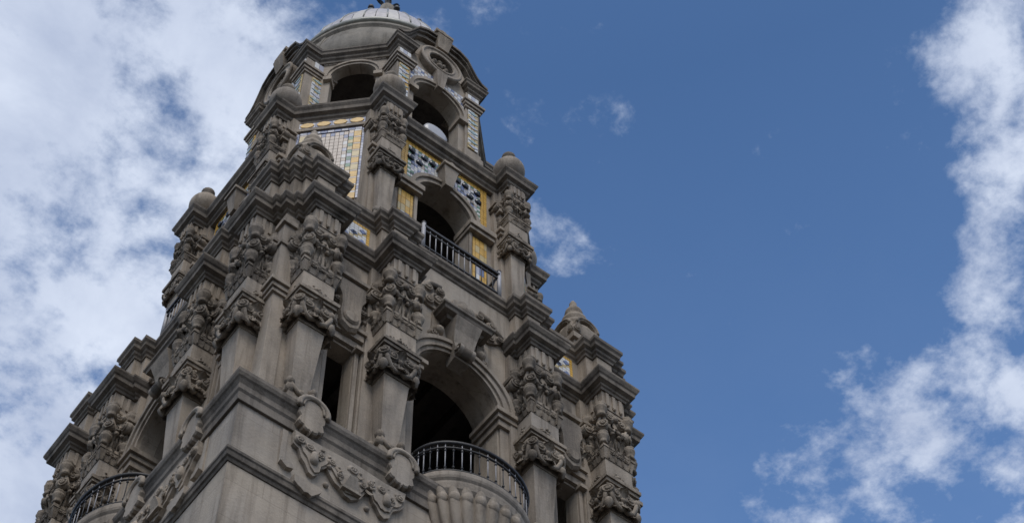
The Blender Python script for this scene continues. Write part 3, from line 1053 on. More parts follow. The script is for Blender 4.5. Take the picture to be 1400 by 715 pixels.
# corner pinnacles on the podium
b = MB('stone')
b.box(-0.105, 0.105, -0.105, 0.105, ZP + 0.008, 8.70)
b.box(-0.12, 0.12, -0.12, 0.12, 8.702, 8.74)
b.box(-0.080, 0.080, -0.080, 0.080, 8.742, 8.88)
b.lathe([(0.078, 8.87), (0.088, 8.895), (0.084, 8.92), (0.070, 8.935), (0.068, 8.95), (0.080, 8.965), (0.080, 8.985), (0.060, 9.005), (0.054, 9.03), (0.062, 9.04), (0.060, 9.06),
         (0.042, 9.085), (0.038, 9.11), (0.044, 9.12), (0.040, 9.14), (0.026, 9.165), (0.016, 9.20), (0.018, 9.21), (0.008, 9.235), (0.0, 9.24)], (0, 0, 0), 20)
me_pin = b.mesh('pinnacle')
b = MB('carved')
for s in range(4):
    st = len(b.V)
    # rounded gable with a deep half-round niche
    o = [(-0.068, 8.82)] + list(reversed(arc(0, 8.905, 0.068, 0, PI, 16))) + [(0.068, 8.82)]
    hole = arc(0, 8.905, 0.049, 0, PI, 14)
    b.prism([o, hole], 0.056, 0.086)
    b.tube([(p[0], 0.085, p[1]) for p in arc(0, 8.905, 0.062, 0, PI, 16)], 0.008, 6)
    for sg in (-1, 1):
        b.volute((sg * 0.066, 0.080, 8.84), (0, 1, 0), (0, 0, 1), 0.024, 0.014, flip=sg)
    c, s_ = math.cos(s * PI / 2), math.sin(s * PI / 2)
    b.xform(st, lambda p: (p[0] * c - p[1] * s_, p[0] * s_ + p[1] * c, p[2]))
me_gab = b.mesh('niche_gable')
b = MB('carved')
# scroll buttress leaning from the pinnacle back to the wall (built pointing outwards, towards +v)
pts = []
for i in range(11):
    t = i / 10
    pts.append((0.0, -0.10 - 0.14 * t, 8.78 + 0.26 * t * t))
for i in range(10):
    p, q = pts[i], pts[i + 1]
    hw = 0.045
    b.add([(-hw, p[1], p[2] - 0.05), (hw, p[1], p[2] - 0.05), (hw, p[1], p[2] + 0.03), (-hw, p[1], p[2] + 0.03),
           (-hw, q[1], q[2] - 0.05), (hw, q[1], q[2] - 0.05), (hw, q[1], q[2] + 0.03), (-hw, q[1], q[2] + 0.03)],
          [(0, 1, 5, 4), (1, 2, 6, 5), (2, 3, 7, 6), (3, 0, 4, 7)])
b.box(-0.04, 0.04, -0.25, -0.10, ZP + 0.01, 8.76)
for sg in (-1, 1):
    b.volute((sg * 0.04, -0.13, 8.79), (sg, 0, 0), (0, 0, 1), 0.062, 0.014)
    b.volute((sg * 0.04, -0.235, 9.03), (sg, 0, 0), (0, 0, 1), 0.042, 0.014)
me_but = b.mesh('scroll_buttress')
PIN = 0.735
for sx, sy, ang in ((-1, -1, -PI / 4), (1, -1, PI / 4), (1, 1, 3 * PI / 4), (-1, 1, -3 * PI / 4)):
    p = link('pinnacle', me_pin, tower)
    p.location = (sx * PIN * S, sy * PIN * S, 0)
    child('niche_gable', me_gab, p)
    s = child('scroll_buttress', me_but, p)
    s.rotation_euler = (0, 0, ang)

# ---------------- second stage: octagon with an arched window on every face
V2 = 0.69
A2, SP2 = 0.155, 9.40
b = MB('wall')
hole = [(-0.148, 8.66), (0.148, 8.66), (0.148, 9.33), (0.155, 9.34)] + arc(0, SP2, A2, 0, PI, 24) + [(-0.155, 9.34), (-0.148, 9.33)]
b.prism([[(-0.435, ZP + 0.008), (0.435, ZP + 0.008), (0.435, 9.83), (-0.435, 9.83)], hole], V2 - 0.10, V2)
me2 = b.mesh('stage_wall')
b = MB('wall')
D2 = 0.798
b.box(-0.172, 0.172, D2 - 0.10, D2, ZP + 0.008, 9.83)
me2c = b.mesh('chamfer_wall')
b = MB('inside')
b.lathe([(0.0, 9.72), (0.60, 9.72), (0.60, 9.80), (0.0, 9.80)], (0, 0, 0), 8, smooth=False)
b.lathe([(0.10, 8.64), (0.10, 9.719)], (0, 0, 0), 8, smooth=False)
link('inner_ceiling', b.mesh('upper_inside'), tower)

b = MB('stone')
for r0, r1, v1 in ((A2 + 0.001, A2 + 0.048, V2 + 0.020), (A2 + 0.028, A2 + 0.050, V2 + 0.030)):
    o = arc(0, SP2, r1, 0, PI, 28) + list(reversed(arc(0, SP2, r0, 0, PI, 28)))
    b.prism([o], V2 - 0.004, v1)
for s in (-1, 1):
    us = sorted((s * 0.132, s * 0.285))
    b.box(us[0], us[1], V2 - 0.09, V2 + 0.045, 9.358, 9.398)
    us = sorted((s * 0.138, s * 0.280))
    b.box(us[0], us[1], V2 - 0.09, V2 + 0.034, 9.33, 9.356)
    us = sorted((s * 0.149, s * 0.166))
    b.box(us[0], us[1], V2 - 0.004, V2 + 0.012, 8.65, 9.328)
b.frus((-0.022, 0.022, V2 - 0.004, V2 + 0.050), 9.545, (-0.042, 0.042, V2 - 0.004, V2 + 0.068), 9.69)
b.box(-0.052, 0.052, V2 - 0.004, V2 + 0.078, 9.692, 9.712)
b.prism([[(-0.045, 9.714), (0.045, 9.714), (0.0, 9.745)]], V2, V2 + 0.07)
me2a = b.mesh('window_arch')

# glazed tile field around the arch
b = MB('t_white')
cs = 0.0195
cells = []
nu = 26
for i in range(nu):
    for j in range(24):
        u = -0.2535 + i * cs + cs / 2
        z = 9.352 + j * cs + cs / 2
        if z > 9.815 or math.hypot(u, max(0, z - SP2)) < A2 + 0.022 or (z < 9.41 and abs(u) < 0.29):
            continue
        a = min(i, nu - 1 - i)
        top = z > 9.815 - 2 * cs
        if a < 2 or top:
            mt = 't_yellow'
        elif a == 2 or z > 9.815 - 3 * cs:
            mt = 't_white' if (i + j) % 2 else 't_green'
        else:
            q = (i % 6, j % 5)
            mt = 't_black' if q in ((0, 1), (3, 3)) else random.choice(('t_pale', 't_white', 't_white', 't_pale', 't_green', 't_blue', 't_pink'))
        cells.append((u - cs / 2, u + cs / 2, z - cs / 2, z + cs / 2, mt))
tiles(b, cells, V2 + 0.008)
for s in (-1, 1):
    for (du, dz) in ((0.075, 9.735), (0.122, 9.735), (0.150, 9.66), (0.200, 9.66), (0.195, 9.735)):
        if math.hypot(du, dz - SP2) > A2 + 0.06:
            b.ball((s * du, V2 + 0.010, dz), 0.021, 10, 't_black', rv=0.012)
me2t = b.mesh('tile_panel_window')
me2j = []
for s in (-1, 1):
    b = MB('t_yellow')
    rnd = random.Random(11)
    for j in range(10):
        z0 = 8.70 + j * 0.0615
        for (ua, ub, kind) in ((0.170, 0.186, 'edge'), (0.186, 0.2115, 'in'), (0.2115, 0.237, 'in'), (0.237, 0.253, 'edge')):
            if kind == 'edge' or j in (0, 9):
                mt = 't_yellow' if rnd.random() < 0.8 else 't_cream'
            else:
                mt = ('t_white', 't_pale', 't_blue', 't_white')[(j + (ua > 0.2)) % 4] if j in (3, 4, 5, 6) and rnd.random() < 0.75 else rnd.choice(('t_cream', 't_yellow', 't_cream'))
            us = sorted((s * ua, s * ub))
            tiles(b, [(us[0], us[1], z0, z0 + 0.0615, mt)], V2 + 0.008)
    b.box(min(s * 0.171, s * 0.253), max(s * 0.171, s * 0.253), V2 - 0.002, V2 + 0.004, 8.701, 9.315, 'stone')
    me2j.append(b.mesh('jamb_tiles'))

# tile panel on the chamfer faces
b = MB('t_pale')
def chequer():
    c = []
    rnd = random.Random(5)
    # outer blue strip
    for j in range(26):
        z0 = 9.02 + j * 0.026
        for sg in (-1, 1):
            us = sorted((sg * 0.168, sg * 0.150))
            c.append((us[0], us[1], z0, z0 + 0.026, 't_blue' if rnd.random() < 0.55 else 't_pale'))
    # column of yellow blocks with white and brown between
    z0 = 9.02
    while z0 < 9.66:
        for sg in (-1, 1):
            us = sorted((sg * 0.148, sg * 0.112))
            c.append((us[0], us[1], z0, z0 + 0.052, rnd.choice(('t_yellow', 't_cream', 't_yellow'))))
            c.append((us[0], us[1], z0 + 0.052, z0 + 0.066, rnd.choice(('t_pink', 't_white'))))
            us = sorted((sg * 0.112, sg * 0.088))
            c.append((us[0], us[1], z0, z0 + 0.033, rnd.choice(('t_white', 't_pale', 't_cream'))))
            c.append((us[0], us[1], z0 + 0.033, z0 + 0.066, rnd.choice(('t_pale', 't_pink', 't_green'))))
        z0 += 0.066
    for i in range(9):
        u = -0.148 + i * 0.0329
        c.append((u, u + 0.0329, 9.682, 9.705, 't_blue' if i % 2 else 't_pale'))
    for i in range(8):
        for j in range(20):
            u = -0.086 + i * 0.0215
            c.append((u, u + 0.0215, 9.02 + j * 0.0325, 9.0525 + j * 0.0325, rnd.choice(('t_pale', 't_white', 't_blue')) if (i in (0, 7) or j in (0, 19)) and (i + j) % 2 else 't_pink'))
    return c
tiles(b, chequer(), D2 + 0.008)
cells = []
for i in range(20):
    cells.append((-0.16 + i * 0.016, -0.144 + i * 0.016, 9.745, 9.80, 't_blue' if i % 2 else 't_pale'))
tiles(b, cells, D2 + 0.008)
for i in range(4):
    cu = -0.12 + i * 0.08
    b.prism([[(cu + p[0] * 0.034, 9.773 + p[1] * 0.023) for p in arc(0, 0, 1, 0, 2 * PI, 8)[:-1]]], D2 + 0.002, D2 + 0.012, 't_yellow')
b.box(-0.168, 0.168, D2 - 0.002, D2 + 0.016, 9.712, 9.738, 'stone')
me2p = b.mesh('tile_panel_chamfer')
for k in range(4):
    link('wall', me2, tower, k)
    link('window_arch', me2a, tower, k, bevel=0.001)
    link('tile_panel', me2t, tower, k)
    for mj in me2j:
        link('jamb_tiles', mj, tower, k)
    c = link('wall', me2c, tower); c.rotation_euler = (0, 0, -PI / 4 - k * PI / 2)
    t = link('tile_panel', me2p, tower); t.rotation_euler = (0, 0, -PI / 4 - k * PI / 2)

P2 = [estipite(8.80, 9.20, 0.031, 0.042, 0.772, 0.782, V2, 9.30, 9.335, 9.47, 9.55, 9.74, 9.83) for _ in range(2)]
for k in range(4):
    for u in (-BB, BB):
        put_pilaster(P2[(k + (u > 0)) % 2], k, u)

# broad responds beside the pilasters, with their own small capitals
b = MB('stone')
for s in (-1,):
    b.box(-0.062, 0.062, V2 - 0.02, V2 + 0.045, ZP + 0.008, 9.40)
    b.box(-0.072, 0.072, V2 - 0.02, V2 + 0.058, 9.402, 9.425)
    b.box(-0.082, 0.082, V2 - 0.02, V2 + 0.068, 9.427, 9.45)
    b.box(-0.066, 0.066, V2 - 0.02, V2 + 0.048, 9.452, 9.60)
    b.box(-0.080, 0.080, V2 - 0.02, V2 + 0.064, 9.602, 9.64)
    b.box(-0.062, 0.062, V2 - 0.02, V2 + 0.045, 9.642, 9.83)
me_resp = b.mesh('respond')
for k in range(4):
    for u in (-BB, BB):
        link('respond', me_resp, tower, k, u, bevel=0.001)

half = [(-0.422, 0.704), (-0.422, 0.787), (-0.316, 0.787), (-0.316, 0.71)]
b = MB('cornice')
zt = Z2
pl2 = ring4(mirror(half))
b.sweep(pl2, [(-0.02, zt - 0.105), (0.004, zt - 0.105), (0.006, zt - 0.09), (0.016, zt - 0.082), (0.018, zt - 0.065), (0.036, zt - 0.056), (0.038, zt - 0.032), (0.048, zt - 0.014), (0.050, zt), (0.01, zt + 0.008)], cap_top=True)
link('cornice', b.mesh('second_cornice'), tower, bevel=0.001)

# ball finials
b = MB('stone')
b.lathe([(0.06, Z2 + 0.005), (0.06, Z2 + 0.03), (0.048, Z2 + 0.04), (0.04, Z2 + 0.07), (0.045, Z2 + 0.09)] +
        [(0.081 * math.sin(a), Z2 + 0.182 - 0.086 * math.cos(a)) for a in [PI * (0.14 + 0.80 * i / 16) for i in range(17)]], (0, 0, 0), 24)
me_ball = b.mesh('ball_finial')
b = MB('carved')
b.lathe([(0.034, Z2 + 0.258), (0.034, Z2 + 0.270), (0.024, Z2 + 0.278), (0.022, Z2 + 0.30), (0.034, Z2 + 0.318), (0.036, Z2 + 0.335), (0.026, Z2 + 0.352), (0.010, Z2 + 0.366), (0.0, Z2 + 0.372)], (0, 0, 0), 14)
me_knob = b.mesh('knob')
for k in range(4):
    for u in (-BB, BB):
        f = link('ball_finial', me_ball, tower, k, u)
        a = -k * PI / 2
        # stand 0.735 out of the axis on that face
        f.location = ((math.cos(a) * u + math.sin(a) * 0.735) * S, (math.sin(a) * u - math.cos(a) * 0.735) * S, 0)
        child('knob', me_knob, f)

# railing in front of the window
def rail_v2():
    b = MB('iron')
    n = 13
    v = 0.846
    for i in range(1, n):
        u = -0.20 + 0.40 * i / n
        b.tube([(u, v, ZP + 0.008), (u, v, 8.80)], 0.0024, 6, 'pale_iron' if i < 9 else 'iron')
    b.box(-0.205, 0.205, v - 0.009, v + 0.009, 8.800, 8.815)
    b.box(-0.20, 0.20, v - 0.004, v + 0.004, 8.772, 8.780)
    b.box(-0.20, 0.20, v - 0.004, v + 0.004, 8.648, 8.656)
    for s in (-1, 1):
        b.tube([(s * 0.205, v, ZP + 0.006), (s * 0.205, v, 8.83)], 0.0095, 8, 'pale_iron')
        b.ball((s * 0.205, v, 8.836), 0.012, 8, 'iron')
        b.box(s * 0.205 - 0.004, s * 0.205 + 0.004, V2 + 0.06, v, 8.80, 8.812)
        b.tube([(s * 0.20, v - 0.02, 8.79), (s * 0.19, v - 0.03, 8.74), (s * 0.196, v - 0.015, 8.68)], 0.004, 5)
    return b.mesh('window_railing')
me_r2 = rail_v2()
for k in range(4):
    link('railing', me_r2, tower, k)

# ---------------- third stage
V3 = 0.60
A3, SP3 = 0.145, 10.63
b = MB('wall')
hole = [(-A3, 10.02), (A3, 10.02)] + arc(0, SP3, A3, 0, PI, 22) + []
ped = [(0.265, 11.02), (0.225, 11.075), (0.185, 11.15), (0.15, 11.235), (0.10, 11.265), (0.0, 11.28)]
outl = [(-0.268, 9.93), (0.268, 9.93)] + ped + [(-u, z) for u, z in reversed(ped[:-1])]
b.prism([outl, hole], V3 - 0.08, V3)
me3 = b.mesh('drum_wall')
b = MB('wall')
D3 = 0.56
h3 = [(-0.122, 10.02), (0.122, 10.02)] + arc(0, 10.80, 0.122, 0, PI, 20)
b.prism([[(-0.175, 9.93), (0.175, 9.93), (0.175, 11.03), (-0.175, 11.03)], h3], D3 - 0.05, D3)
for r0, r1, v1 in ((0.123, 0.150, D3 + 0.012), (0.140, 0.154, D3 + 0.020)):
    b.prism([arc(0, 10.80, r1, 0, PI, 24) + list(reversed(arc(0, 10.80, r0, 0, PI, 24)))], D3 - 0.003, v1)
for s in (-1, 1):
    us = sorted((s * 0.112, s * 0.158))
    b.box(us[0], us[1], D3 - 0.045, D3 + 0.022, 10.755, 10.79)
me3c = b.mesh('drum_chamfer_wall')
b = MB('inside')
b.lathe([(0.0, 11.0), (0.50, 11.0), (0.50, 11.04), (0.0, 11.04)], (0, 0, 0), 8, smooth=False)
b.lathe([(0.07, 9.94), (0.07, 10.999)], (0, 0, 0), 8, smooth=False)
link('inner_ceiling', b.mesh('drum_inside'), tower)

b = MB('stone')
for r0, r1, v1 in ((A3 + 0.001, A3 + 0.036, V3 + 0.016), (A3 + 0.020, A3 + 0.040, V3 + 0.026)):
    b.prism([arc(0, SP3, r1, 0, PI, 26) + list(reversed(arc(0, SP3, r0, 0, PI, 26)))], V3 - 0.003, v1)
for s in (-1, 1):
    us = sorted((s * (A3 - 0.012), s * (A3 + 0.045)))
    b.box(us[0], us[1], V3 - 0.07, V3 + 0.030, 10.585, 10.625)
b.frus((-0.020, 0.020, V3 - 0.003, V3 + 0.040), 10.76, (-0.036, 0.036, V3 - 0.003, V3 + 0.050), 10.93)
me3a = b.mesh('bell_arch')
b = MB('stone')
OCZ = 11.06
b.prism([arc(0, OCZ, 0.132, 0, 2 * PI, 32)[:-1], arc(0, OCZ, 0.082, 0, 2 * PI, 28)[:-1]], V3 - 0.002, V3 + 0.034)
b.tube([(p[0], V3 + 0.034, p[1]) for p in arc(0, OCZ, 0.128, 0, 2 * PI, 32)[:-1]], 0.010, 6, closed=True)
b.tube([(p[0], V3 + 0.032, p[1]) for p in arc(0, OCZ, 0.086, 0, 2 * PI, 28)[:-1]], 0.008, 6, closed=True)
me3o = b.mesh('oculus')
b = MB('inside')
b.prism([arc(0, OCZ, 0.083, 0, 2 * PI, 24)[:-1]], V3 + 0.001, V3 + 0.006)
for i in range(8):
    a = i * PI / 4
    b.ball((0.045 * math.cos(a), V3 + 0.008, OCZ + 0.045 * math.sin(a)), 0.018, 8, 'carved', lump=0.3)
b.ball((0, V3 + 0.010, OCZ), 0.022, 10, 'carved')
me3g = b.mesh('grille')
# swept pediment over the oculus
b = MB('cornice')
path = [(0.30, 11.045), (0.262, 11.06), (0.228, 11.105), (0.195, 11.175), (0.165, 11.245), (0.11, 11.285), (0.0, 11.30)]
path = path + [(-u, z) for u, z in reversed(path[:-1])]
for dz0, dz1, v1 in ((-0.03, 0.002, 0.628), (0.004, 0.022, 0.645), (0.024, 0.046, 0.657)):
    up_ = [(u, z + dz1) for u, z in path]; lo_ = [(u, z + dz0) for u, z in path]
    b.prism([up_ + list(reversed(lo_))], V3 - 0.10, v1)
me3p = b.mesh('pediment')
b = MB('carved')
b.box(-0.048, 0.048, 0.545, 0.648, 11.348, 11.38)
b.box(-0.058, 0.058, 0.535, 0.660, 11.382, 11.41)
b.frus((-0.036, 0.036, 0.57, 0.645), 11.22, (-0.05, 0.05, 0.56, 0.668), 11.346)
b.lathe([(0.042, 11.41), (0.050, 11.43), (0.050, 11.45), (0.034, 11.48), (0.020, 11.49), (0.010, 11.515), (0.0, 11.52)], (0, 0.60, 0), 14)
me3f = b.mesh('urn')
for k in range(4):
    link('wall', me3, tower, k)
    link('bell_arch', me3a, tower, k)
    oc = link('oculus', me3o, tower, k)
    child('grille', me3g, oc)
    pe = link('pediment', me3p, tower, k, bevel=0.001)
    child('urn', me3f, pe)
    c = link('wall', me3c, tower); c.rotation_euler = (0, 0, -PI / 4 - k * PI / 2)
# white tile spandrels and band
b = MB('t_white')
cs = 0.022
cells = []
for i in range(16):
    for j in range(10):
        u = -0.176 + i * cs + cs / 2; z = 10.64 + j * cs * 1.2 + cs * 0.6
        if math.hypot(u, max(0, z - SP3)) < A3 + 0.030 or math.hypot(u, z - OCZ) < 0.128 or z > 10.90:
            continue
        mt = ('t_white', 't_pale', 't_white', 't_blue', 't_white', 't_pink')[(i * 5 + j * 3) % 6]
        cells.append((u - cs / 2, u + cs / 2, z - cs * 0.6, z + cs * 0.6, mt))
tiles(b, cells, V3 + 0.007)
me3s = b.mesh('tile_spandrel')
b = MB('t_white')
cells = []
for i in range(14):
    u = -0.168 + i * 0.024
    cells.append((u, u + 0.024, 10.962, 10.99, 't_white'))
    cells.append((u, u + 0.024, 10.992, 11.022, 't_pale' if i % 4 in (0, 1) else 't_white'))
tiles(b, cells, D3 + 0.008)
me3b = b.mesh('tile_band')
for k in range(4):
    link('tile_panel', me3s, tower, k)
    t = link('tile_panel', me3b, tower); t.rotation_euler = (0, 0, -PI / 4 - k * PI / 2)

# corner pilasters with a column of tiles
def corner_pilaster(side):
    """u, v absolute; side = +1 right end of the face, -1 left end"""
    b = MB('stone')
    s = side
    def bx(u0, u1, v0, v1, z0, z1, mt=None):
        us = sorted((s * u0, s * u1)); b.box(us[0], us[1], v0, v1, z0, z1, mt)
    bx(0.180, 0.268, 0.46, 0.615, 10.32, 10.785)
    bx(0.165, 0.285, 0.44, 0.632, 9.93, 10.27)
    bx(0.172, 0.276, 0.45, 0.624, 10.272, 10.318)
    bx(0.172, 0.276, 0.45, 0.625, 10.786, 10.806)
    bx(0.164, 0.284, 0.44, 0.634, 10.808, 10.832)
    bx(0.156, 0.292, 0.43, 0.643, 10.834, 10.856)
    bx(0.180, 0.268, 0.46, 0.617, 10.858, 10.965)
    t = MB('t_cream')
    def tl(u0, u1, z0, z1, mt):
        us = sorted((s * u0, s * u1)); tiles(t, [(us[0], us[1], z0, z1, mt)], 0.623)
    nz = 8
    for j in range(nz):
        z0 = 10.345 + j * 0.053
        for i in range(3):
            u0 = 0.193 + i * 0.0213
            mt = random.choice(('t_cream', 't_white', 't_white', 't_yellow', 't_cream'))
            tl(u0, u0 + 0.0213, z0, z0 + 0.053, mt)
        diamond(t, s * 0.225, z0 + 0.026, 0.031, 0.0145, 0.626, 't_teal' if j % 2 else 't_pale')
    t_main = t; t = MB('t_white')
    for i in range(3):
        u0 = 0.190 + i * 0.024
        tl(u0, u0 + 0.024, 10.88, 10.95, 't_white' if i != 1 else 't_pale')
    t_up = t; t = MB('t_white')
    for i in range(3):
        u0 = 0.180 + i * 0.028
        us = sorted((s * u0, s * (u0 + 0.028)))
        tiles(t, [(us[0], us[1], 10.09, 10.20, 't_white' if i != 1 else 't_pale')], 0.640)
    t_low = t; out = [t_main, t_up, t_low]
    if s > 0:      # the outer return is tiled too on the right-hand pilasters
        T = lambda p: (0.268 + (p[1] - 0.615), 0.615 - (p[0] - 0.18), p[2])
        t = MB('t_cream')
        for j in range(nz):
            z0 = 10.345 + j * 0.053
            for i in range(4):
                u0 = 0.225 + i * 0.0213
                tiles(t, [(u0, u0 + 0.0213, z0, z0 + 0.053, random.choice(('t_cream', 't_white', 't_white', 't_yellow', 't_cream')))], 0.623, T)
            diamond(t, 0.2676, z0 + 0.026, 0.040, 0.0145, 0.626, 't_teal' if j % 2 else 't_pale', T)
        out.append(t); t = MB('t_white')
        for i in range(3):
            u0 = 0.225 + i * 0.028
            tiles(t, [(u0, u0 + 0.028, 10.88, 10.95, 't_white' if i != 1 else 't_pale')], 0.625, T)
        out.append(t)
    return b.mesh('drum_pilaster'), [q.mesh('drum_pilaster_tiles') for q in out]
for s in (-1, 1):
    mp_, mt_ = corner_pilaster(s)
    for k in range(4):
        p = link('pilaster', mp_, tower, k, bevel=0.001)
        for q in mt_:
            child('tile_panel', q, p)

half = [(-0.268, 0.538), (-0.268, 0.615), (-0.195, 0.615), (-0.195, 0.56)]
b = MB('cornice')
zt = Z3
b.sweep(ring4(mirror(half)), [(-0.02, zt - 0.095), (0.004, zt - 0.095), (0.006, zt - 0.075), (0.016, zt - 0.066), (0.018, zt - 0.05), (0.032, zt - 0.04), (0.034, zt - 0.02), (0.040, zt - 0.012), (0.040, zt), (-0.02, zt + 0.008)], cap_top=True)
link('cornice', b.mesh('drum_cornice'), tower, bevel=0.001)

# ---------------- dome
b = MB('dome_stone')
sk = [(0.545, 11.05), (0.55, 11.075), (0.55, 11.095), (0.56, 11.11), (0.582, 11.15), (0.588, 11.21), (0.580, 11.29), (0.562, 11.38), (0.546, 11.445), (0.542, 11.46),
      (0.556, 11.468), (0.558, 11.490), (0.542, 11.500), (0.48, 11.503)]
b.lathe(sk, (0, 0, 0), 64)
for i in range(8):
    a = PI / 8 + i * PI / 4
    b.tube([((r + 0.002) * math.cos(a), (r + 0.002) * math.sin(a), z) for r, z in sk[4:10]], 0.006, 5)
dome = link('dome', b.mesh('dome_skirt'), tower)
b = MB('t_white')
prof = [(0.47, 11.50), (0.47, 11.555), (0.540, 11.557), (0.548, 11.575), (0.542, 11.60), (0.522, 11.645)]
cur = [(0.522, 11.645), (0.500, 11.76), (0.452, 11.90), (0.402, 12.03), (0.345, 12.16), (0.280, 12.28), (0.205, 12.38), (0.120, 12.44), (0.10, 12.45)]
M['dome_tile'] = plain_mat('pale_dome_tile', (0.58, 0.52, 0.47), 0.3, 0, 0.2, 7)
M['dome_pale'] = plain_mat('cream_dome_tile', (0.62, 0.57, 0.50), 0.35, 0, 0.12, 7)
M['dome_green'] = plain_mat('grey_green_tile', (0.30, 0.30, 0.26), 0.35, 0, 0.2, 7)
b = MB('dome_green')
b.lathe(prof, (0, 0, 0), 64, 'dome_green')
nseg = 48
for i in range(nseg):
    a0 = 2 * PI * i / nseg; a1 = 2 * PI * (i + 1) / nseg - 0.006
    mt = 'dome_tile' if i % 3 else 'dome_pale'
    b.lathe(cur, (0, 0, 0), 1, mt, a0, a1)
for i in range(24):
    a = 2 * PI * i / 24 - 0.003
    b.tube([((r + 0.002) * math.cos(a), (r + 0.002) * math.sin(a), z) for r, z in cur], 0.0045, 4, 'dome_green')
child('cap', b.mesh('dome_cap'), dome)
# bell-shaped lamps standing on the dome
b = MB('iron')
b.tube([(0, 0, 0), (0, 0, 0.05)], 0.005, 6)
b.lathe([(0.0, 0.04), (0.020, 0.042), (0.024, 0.055), (0.020, 0.072), (0.012, 0.085), (0.0, 0.088)], (0, 0, 0), 12)
for i in range(len(b.V)):
    b.V[i] = (b.V[i][0], b.V[i][1], b.V[i][2] + ZG)
me_lamp = b.mesh('dome_knob')
for i in range(12):
    a = 2 * PI * (i + 0.35) / 12
    o = child('knob', me_lamp, dome)
    o.location = (0.300 * math.cos(a) * S, 0.300 * math.sin(a) * S, (12.235 - ZG) * S)
    o.scale = (0.85, 0.85, 1.0)
# lantern
b = MB('dome_stone')
b.lathe([(0.10, 12.42), (0.10, 12.46), (0.08, 12.47), (0.07, 12.66), (0.085, 12.68), (0.085, 12.70), (0.07, 12.72), (0.06, 12.82), (0.05, 12.93), (0.03, 12.96)], (0, 0, 0), 24)
lan = link('lantern', b.mesh('lantern'), tower)
b = MB('iron')
b.lathe([(0.022, 12.95), (0.03, 12.98), (0.018, 13.02), (0.024, 13.06), (0.012, 13.12), (0.008, 13.45), (0.0, 13.46)], (0, 0, 0), 12)
for i in range(4):
    a = i * PI / 2 + 0.4
    d = Vector((math.cos(a), math.sin(a), 0))
    b.leaf(Vector((0, 0, 12.96)) + d * 0.012, d * 0.25 + Vector((0, 0, 1)), d, 0.018, 0.10, 0.35)
b.box(-0.10, 0.06, -0.003, 0.003, 13.34, 13.37)
child('weather_vane', b.mesh('weather_vane'), lan)

# ---------------- balconies of the belfry stage
BA, BD, BZ = 0.25, 0.175, 6.945
BV = 0.895
def semi(a, d, z, n=28, v0=BV):
    return [(a * math.cos(PI - PI * i / n), v0 + d * math.sin(PI - PI * i / n), z) for i in range(n + 1)]
b = MB('stone')
prof = [(0.72, 6.80), (0.80, 6.815), (0.82, 6.835), (0.93, 6.865), (0.95, 6.89), (0.95, 6.90), (0.985, 6.91), (1.0, 6.92), (1.0, BZ - 0.006), (0.985, BZ)]
n = 32
vs, fs = [], []
for f, z in prof + [(0.0, BZ)]:
    for i in range(n + 1):
        a = PI - PI * i / n
        vs.append((BA * f * math.cos(a), BV + BD * f * math.sin(a), z))
for k_ in range(len(prof)):
    for i in range(n):
        q = k_ * (n + 1) + i
        fs.append((q, q + 1, q + n + 2, q + n + 1))
b.add(vs, fs, None, False)
b.box(-BA, BA, 0.80, BV, BZ - 0.06, BZ)
me_bal = b.mesh('balcony')
b = MB('stone')
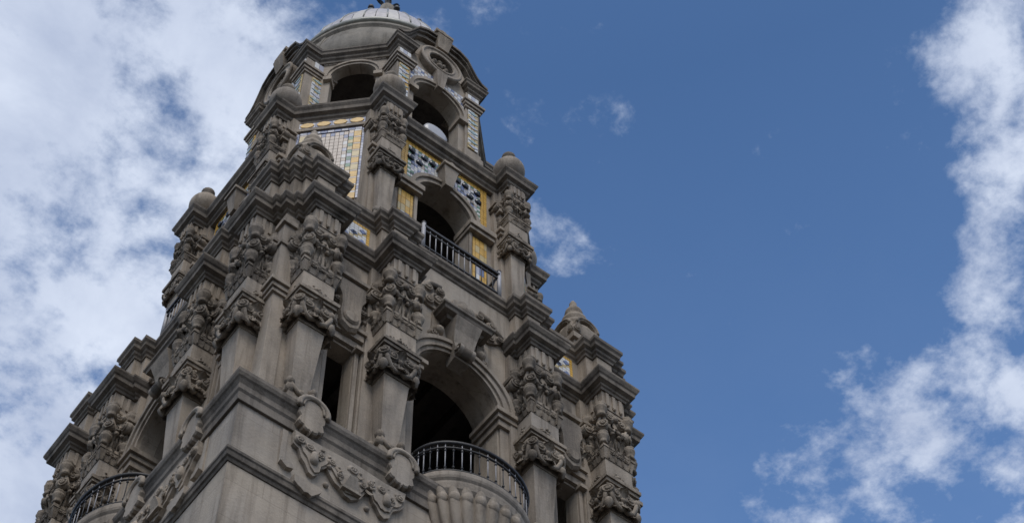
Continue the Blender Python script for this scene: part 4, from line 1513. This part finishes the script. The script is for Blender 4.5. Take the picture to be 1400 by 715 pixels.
# fluted shell under the slab
NL = 14
ns = NL * 8
rows = 14
vs, fs = [], []
for r in range(rows + 1):
    t = r / rows
    z = 6.80 - 0.30 * t
    rad = 1.0 - 0.62 * max(0, t - 0.04) ** 1.5
    lip = 1 + 0.05 * math.exp(-(t / 0.06) ** 2)
    for i in range(ns + 1):
        a = PI - PI * i / ns
        fl = abs(math.sin(a * NL + PI / 2 * 0)) ** 0.7
        k_ = rad * (0.845 + 0.115 * fl) * (1.03 if t < 0.01 else 1)
        top = z + (0.030 * fl if t < 0.05 else 0.0)
        vs.append((BA * 1.02 * k_ * math.cos(a), BV + 0.02 * 0 + BD * 0.98 * k_ * math.sin(a) + 0.03, top))
for r in range(rows):
    for i in range(ns):
        q = r * (ns + 1) + i
        fs.append((q, q + 1, q + ns + 2, q + ns + 1))
b.add(vs, fs, None, True)
# rounded heads of the flutes
for i in range(NL):
    a = PI * (i + 0.5) / NL
    b.ball((BA * 0.90 * math.cos(a), BV + 0.03 + BD * 0.87 * math.sin(a), 6.792), 0.0225, 12, rz=0.032, rv=0.018)
me_bsh = b.mesh('shell')
b = MB('iron')
NB = 22
RA, RD = BA - 0.012, BD - 0.012
for i in range(NB + 1):
    a = PI - PI * i / NB
    p = (RA * math.cos(a), BV + RD * math.sin(a))
    b.tube([(p[0], p[1], BZ - 0.002), (p[0], p[1], BZ + 0.165)], 0.0020, 6, 'pale_iron' if i % 3 else 'iron')
    for z in (0.03, 0.125):
        b.ball((p[0], p[1], BZ + z), 0.0055, 6, 'iron')
for z, r in ((0.168, 0.0095), (0.140, 0.005), (0.012, 0.005)):
    b.tube([(p[0], p[1], BZ + z) for p in semi(RA, RD, 0)], r, 6)
    for s in (-1, 1):
        b.tube([(s * RA, BV, BZ + z), (s * RA, 0.845, BZ + z)], r, 6)
me_brl = b.mesh('balcony_railing')
for k in range(4):
    o = link('balcony', me_bal, tower, k, 0.008)
    child('shell', me_bsh, o)
    child('railing', me_brl, o)

# ---------------- loose things on the tower
b = MB('dish')
b.lathe([(0.0, 0.012), (0.05, 0.016), (0.07, 0.006), (0.074, -0.01), (0.06, -0.035), (0.03, -0.055), (0.0, -0.06)], (0, 0, 0), 28)
for i in range(len(b.V)):
    x, y, z = b.V[i]
    b.V[i] = (x, 0.605 + z * 0.9, 10.285 + y)
b.box(-0.010, 0.010, 0.575, 0.595, 10.021, 10.23)
b.box(-0.040, 0.040, 0.555, 0.598, 10.0215, 10.036)
flood = link('round_dish', b.mesh('round_dish'))
flood['label'] = 'pale round dish standing on the ledge in the topmost front arch'
flood['category'] = 'dish'
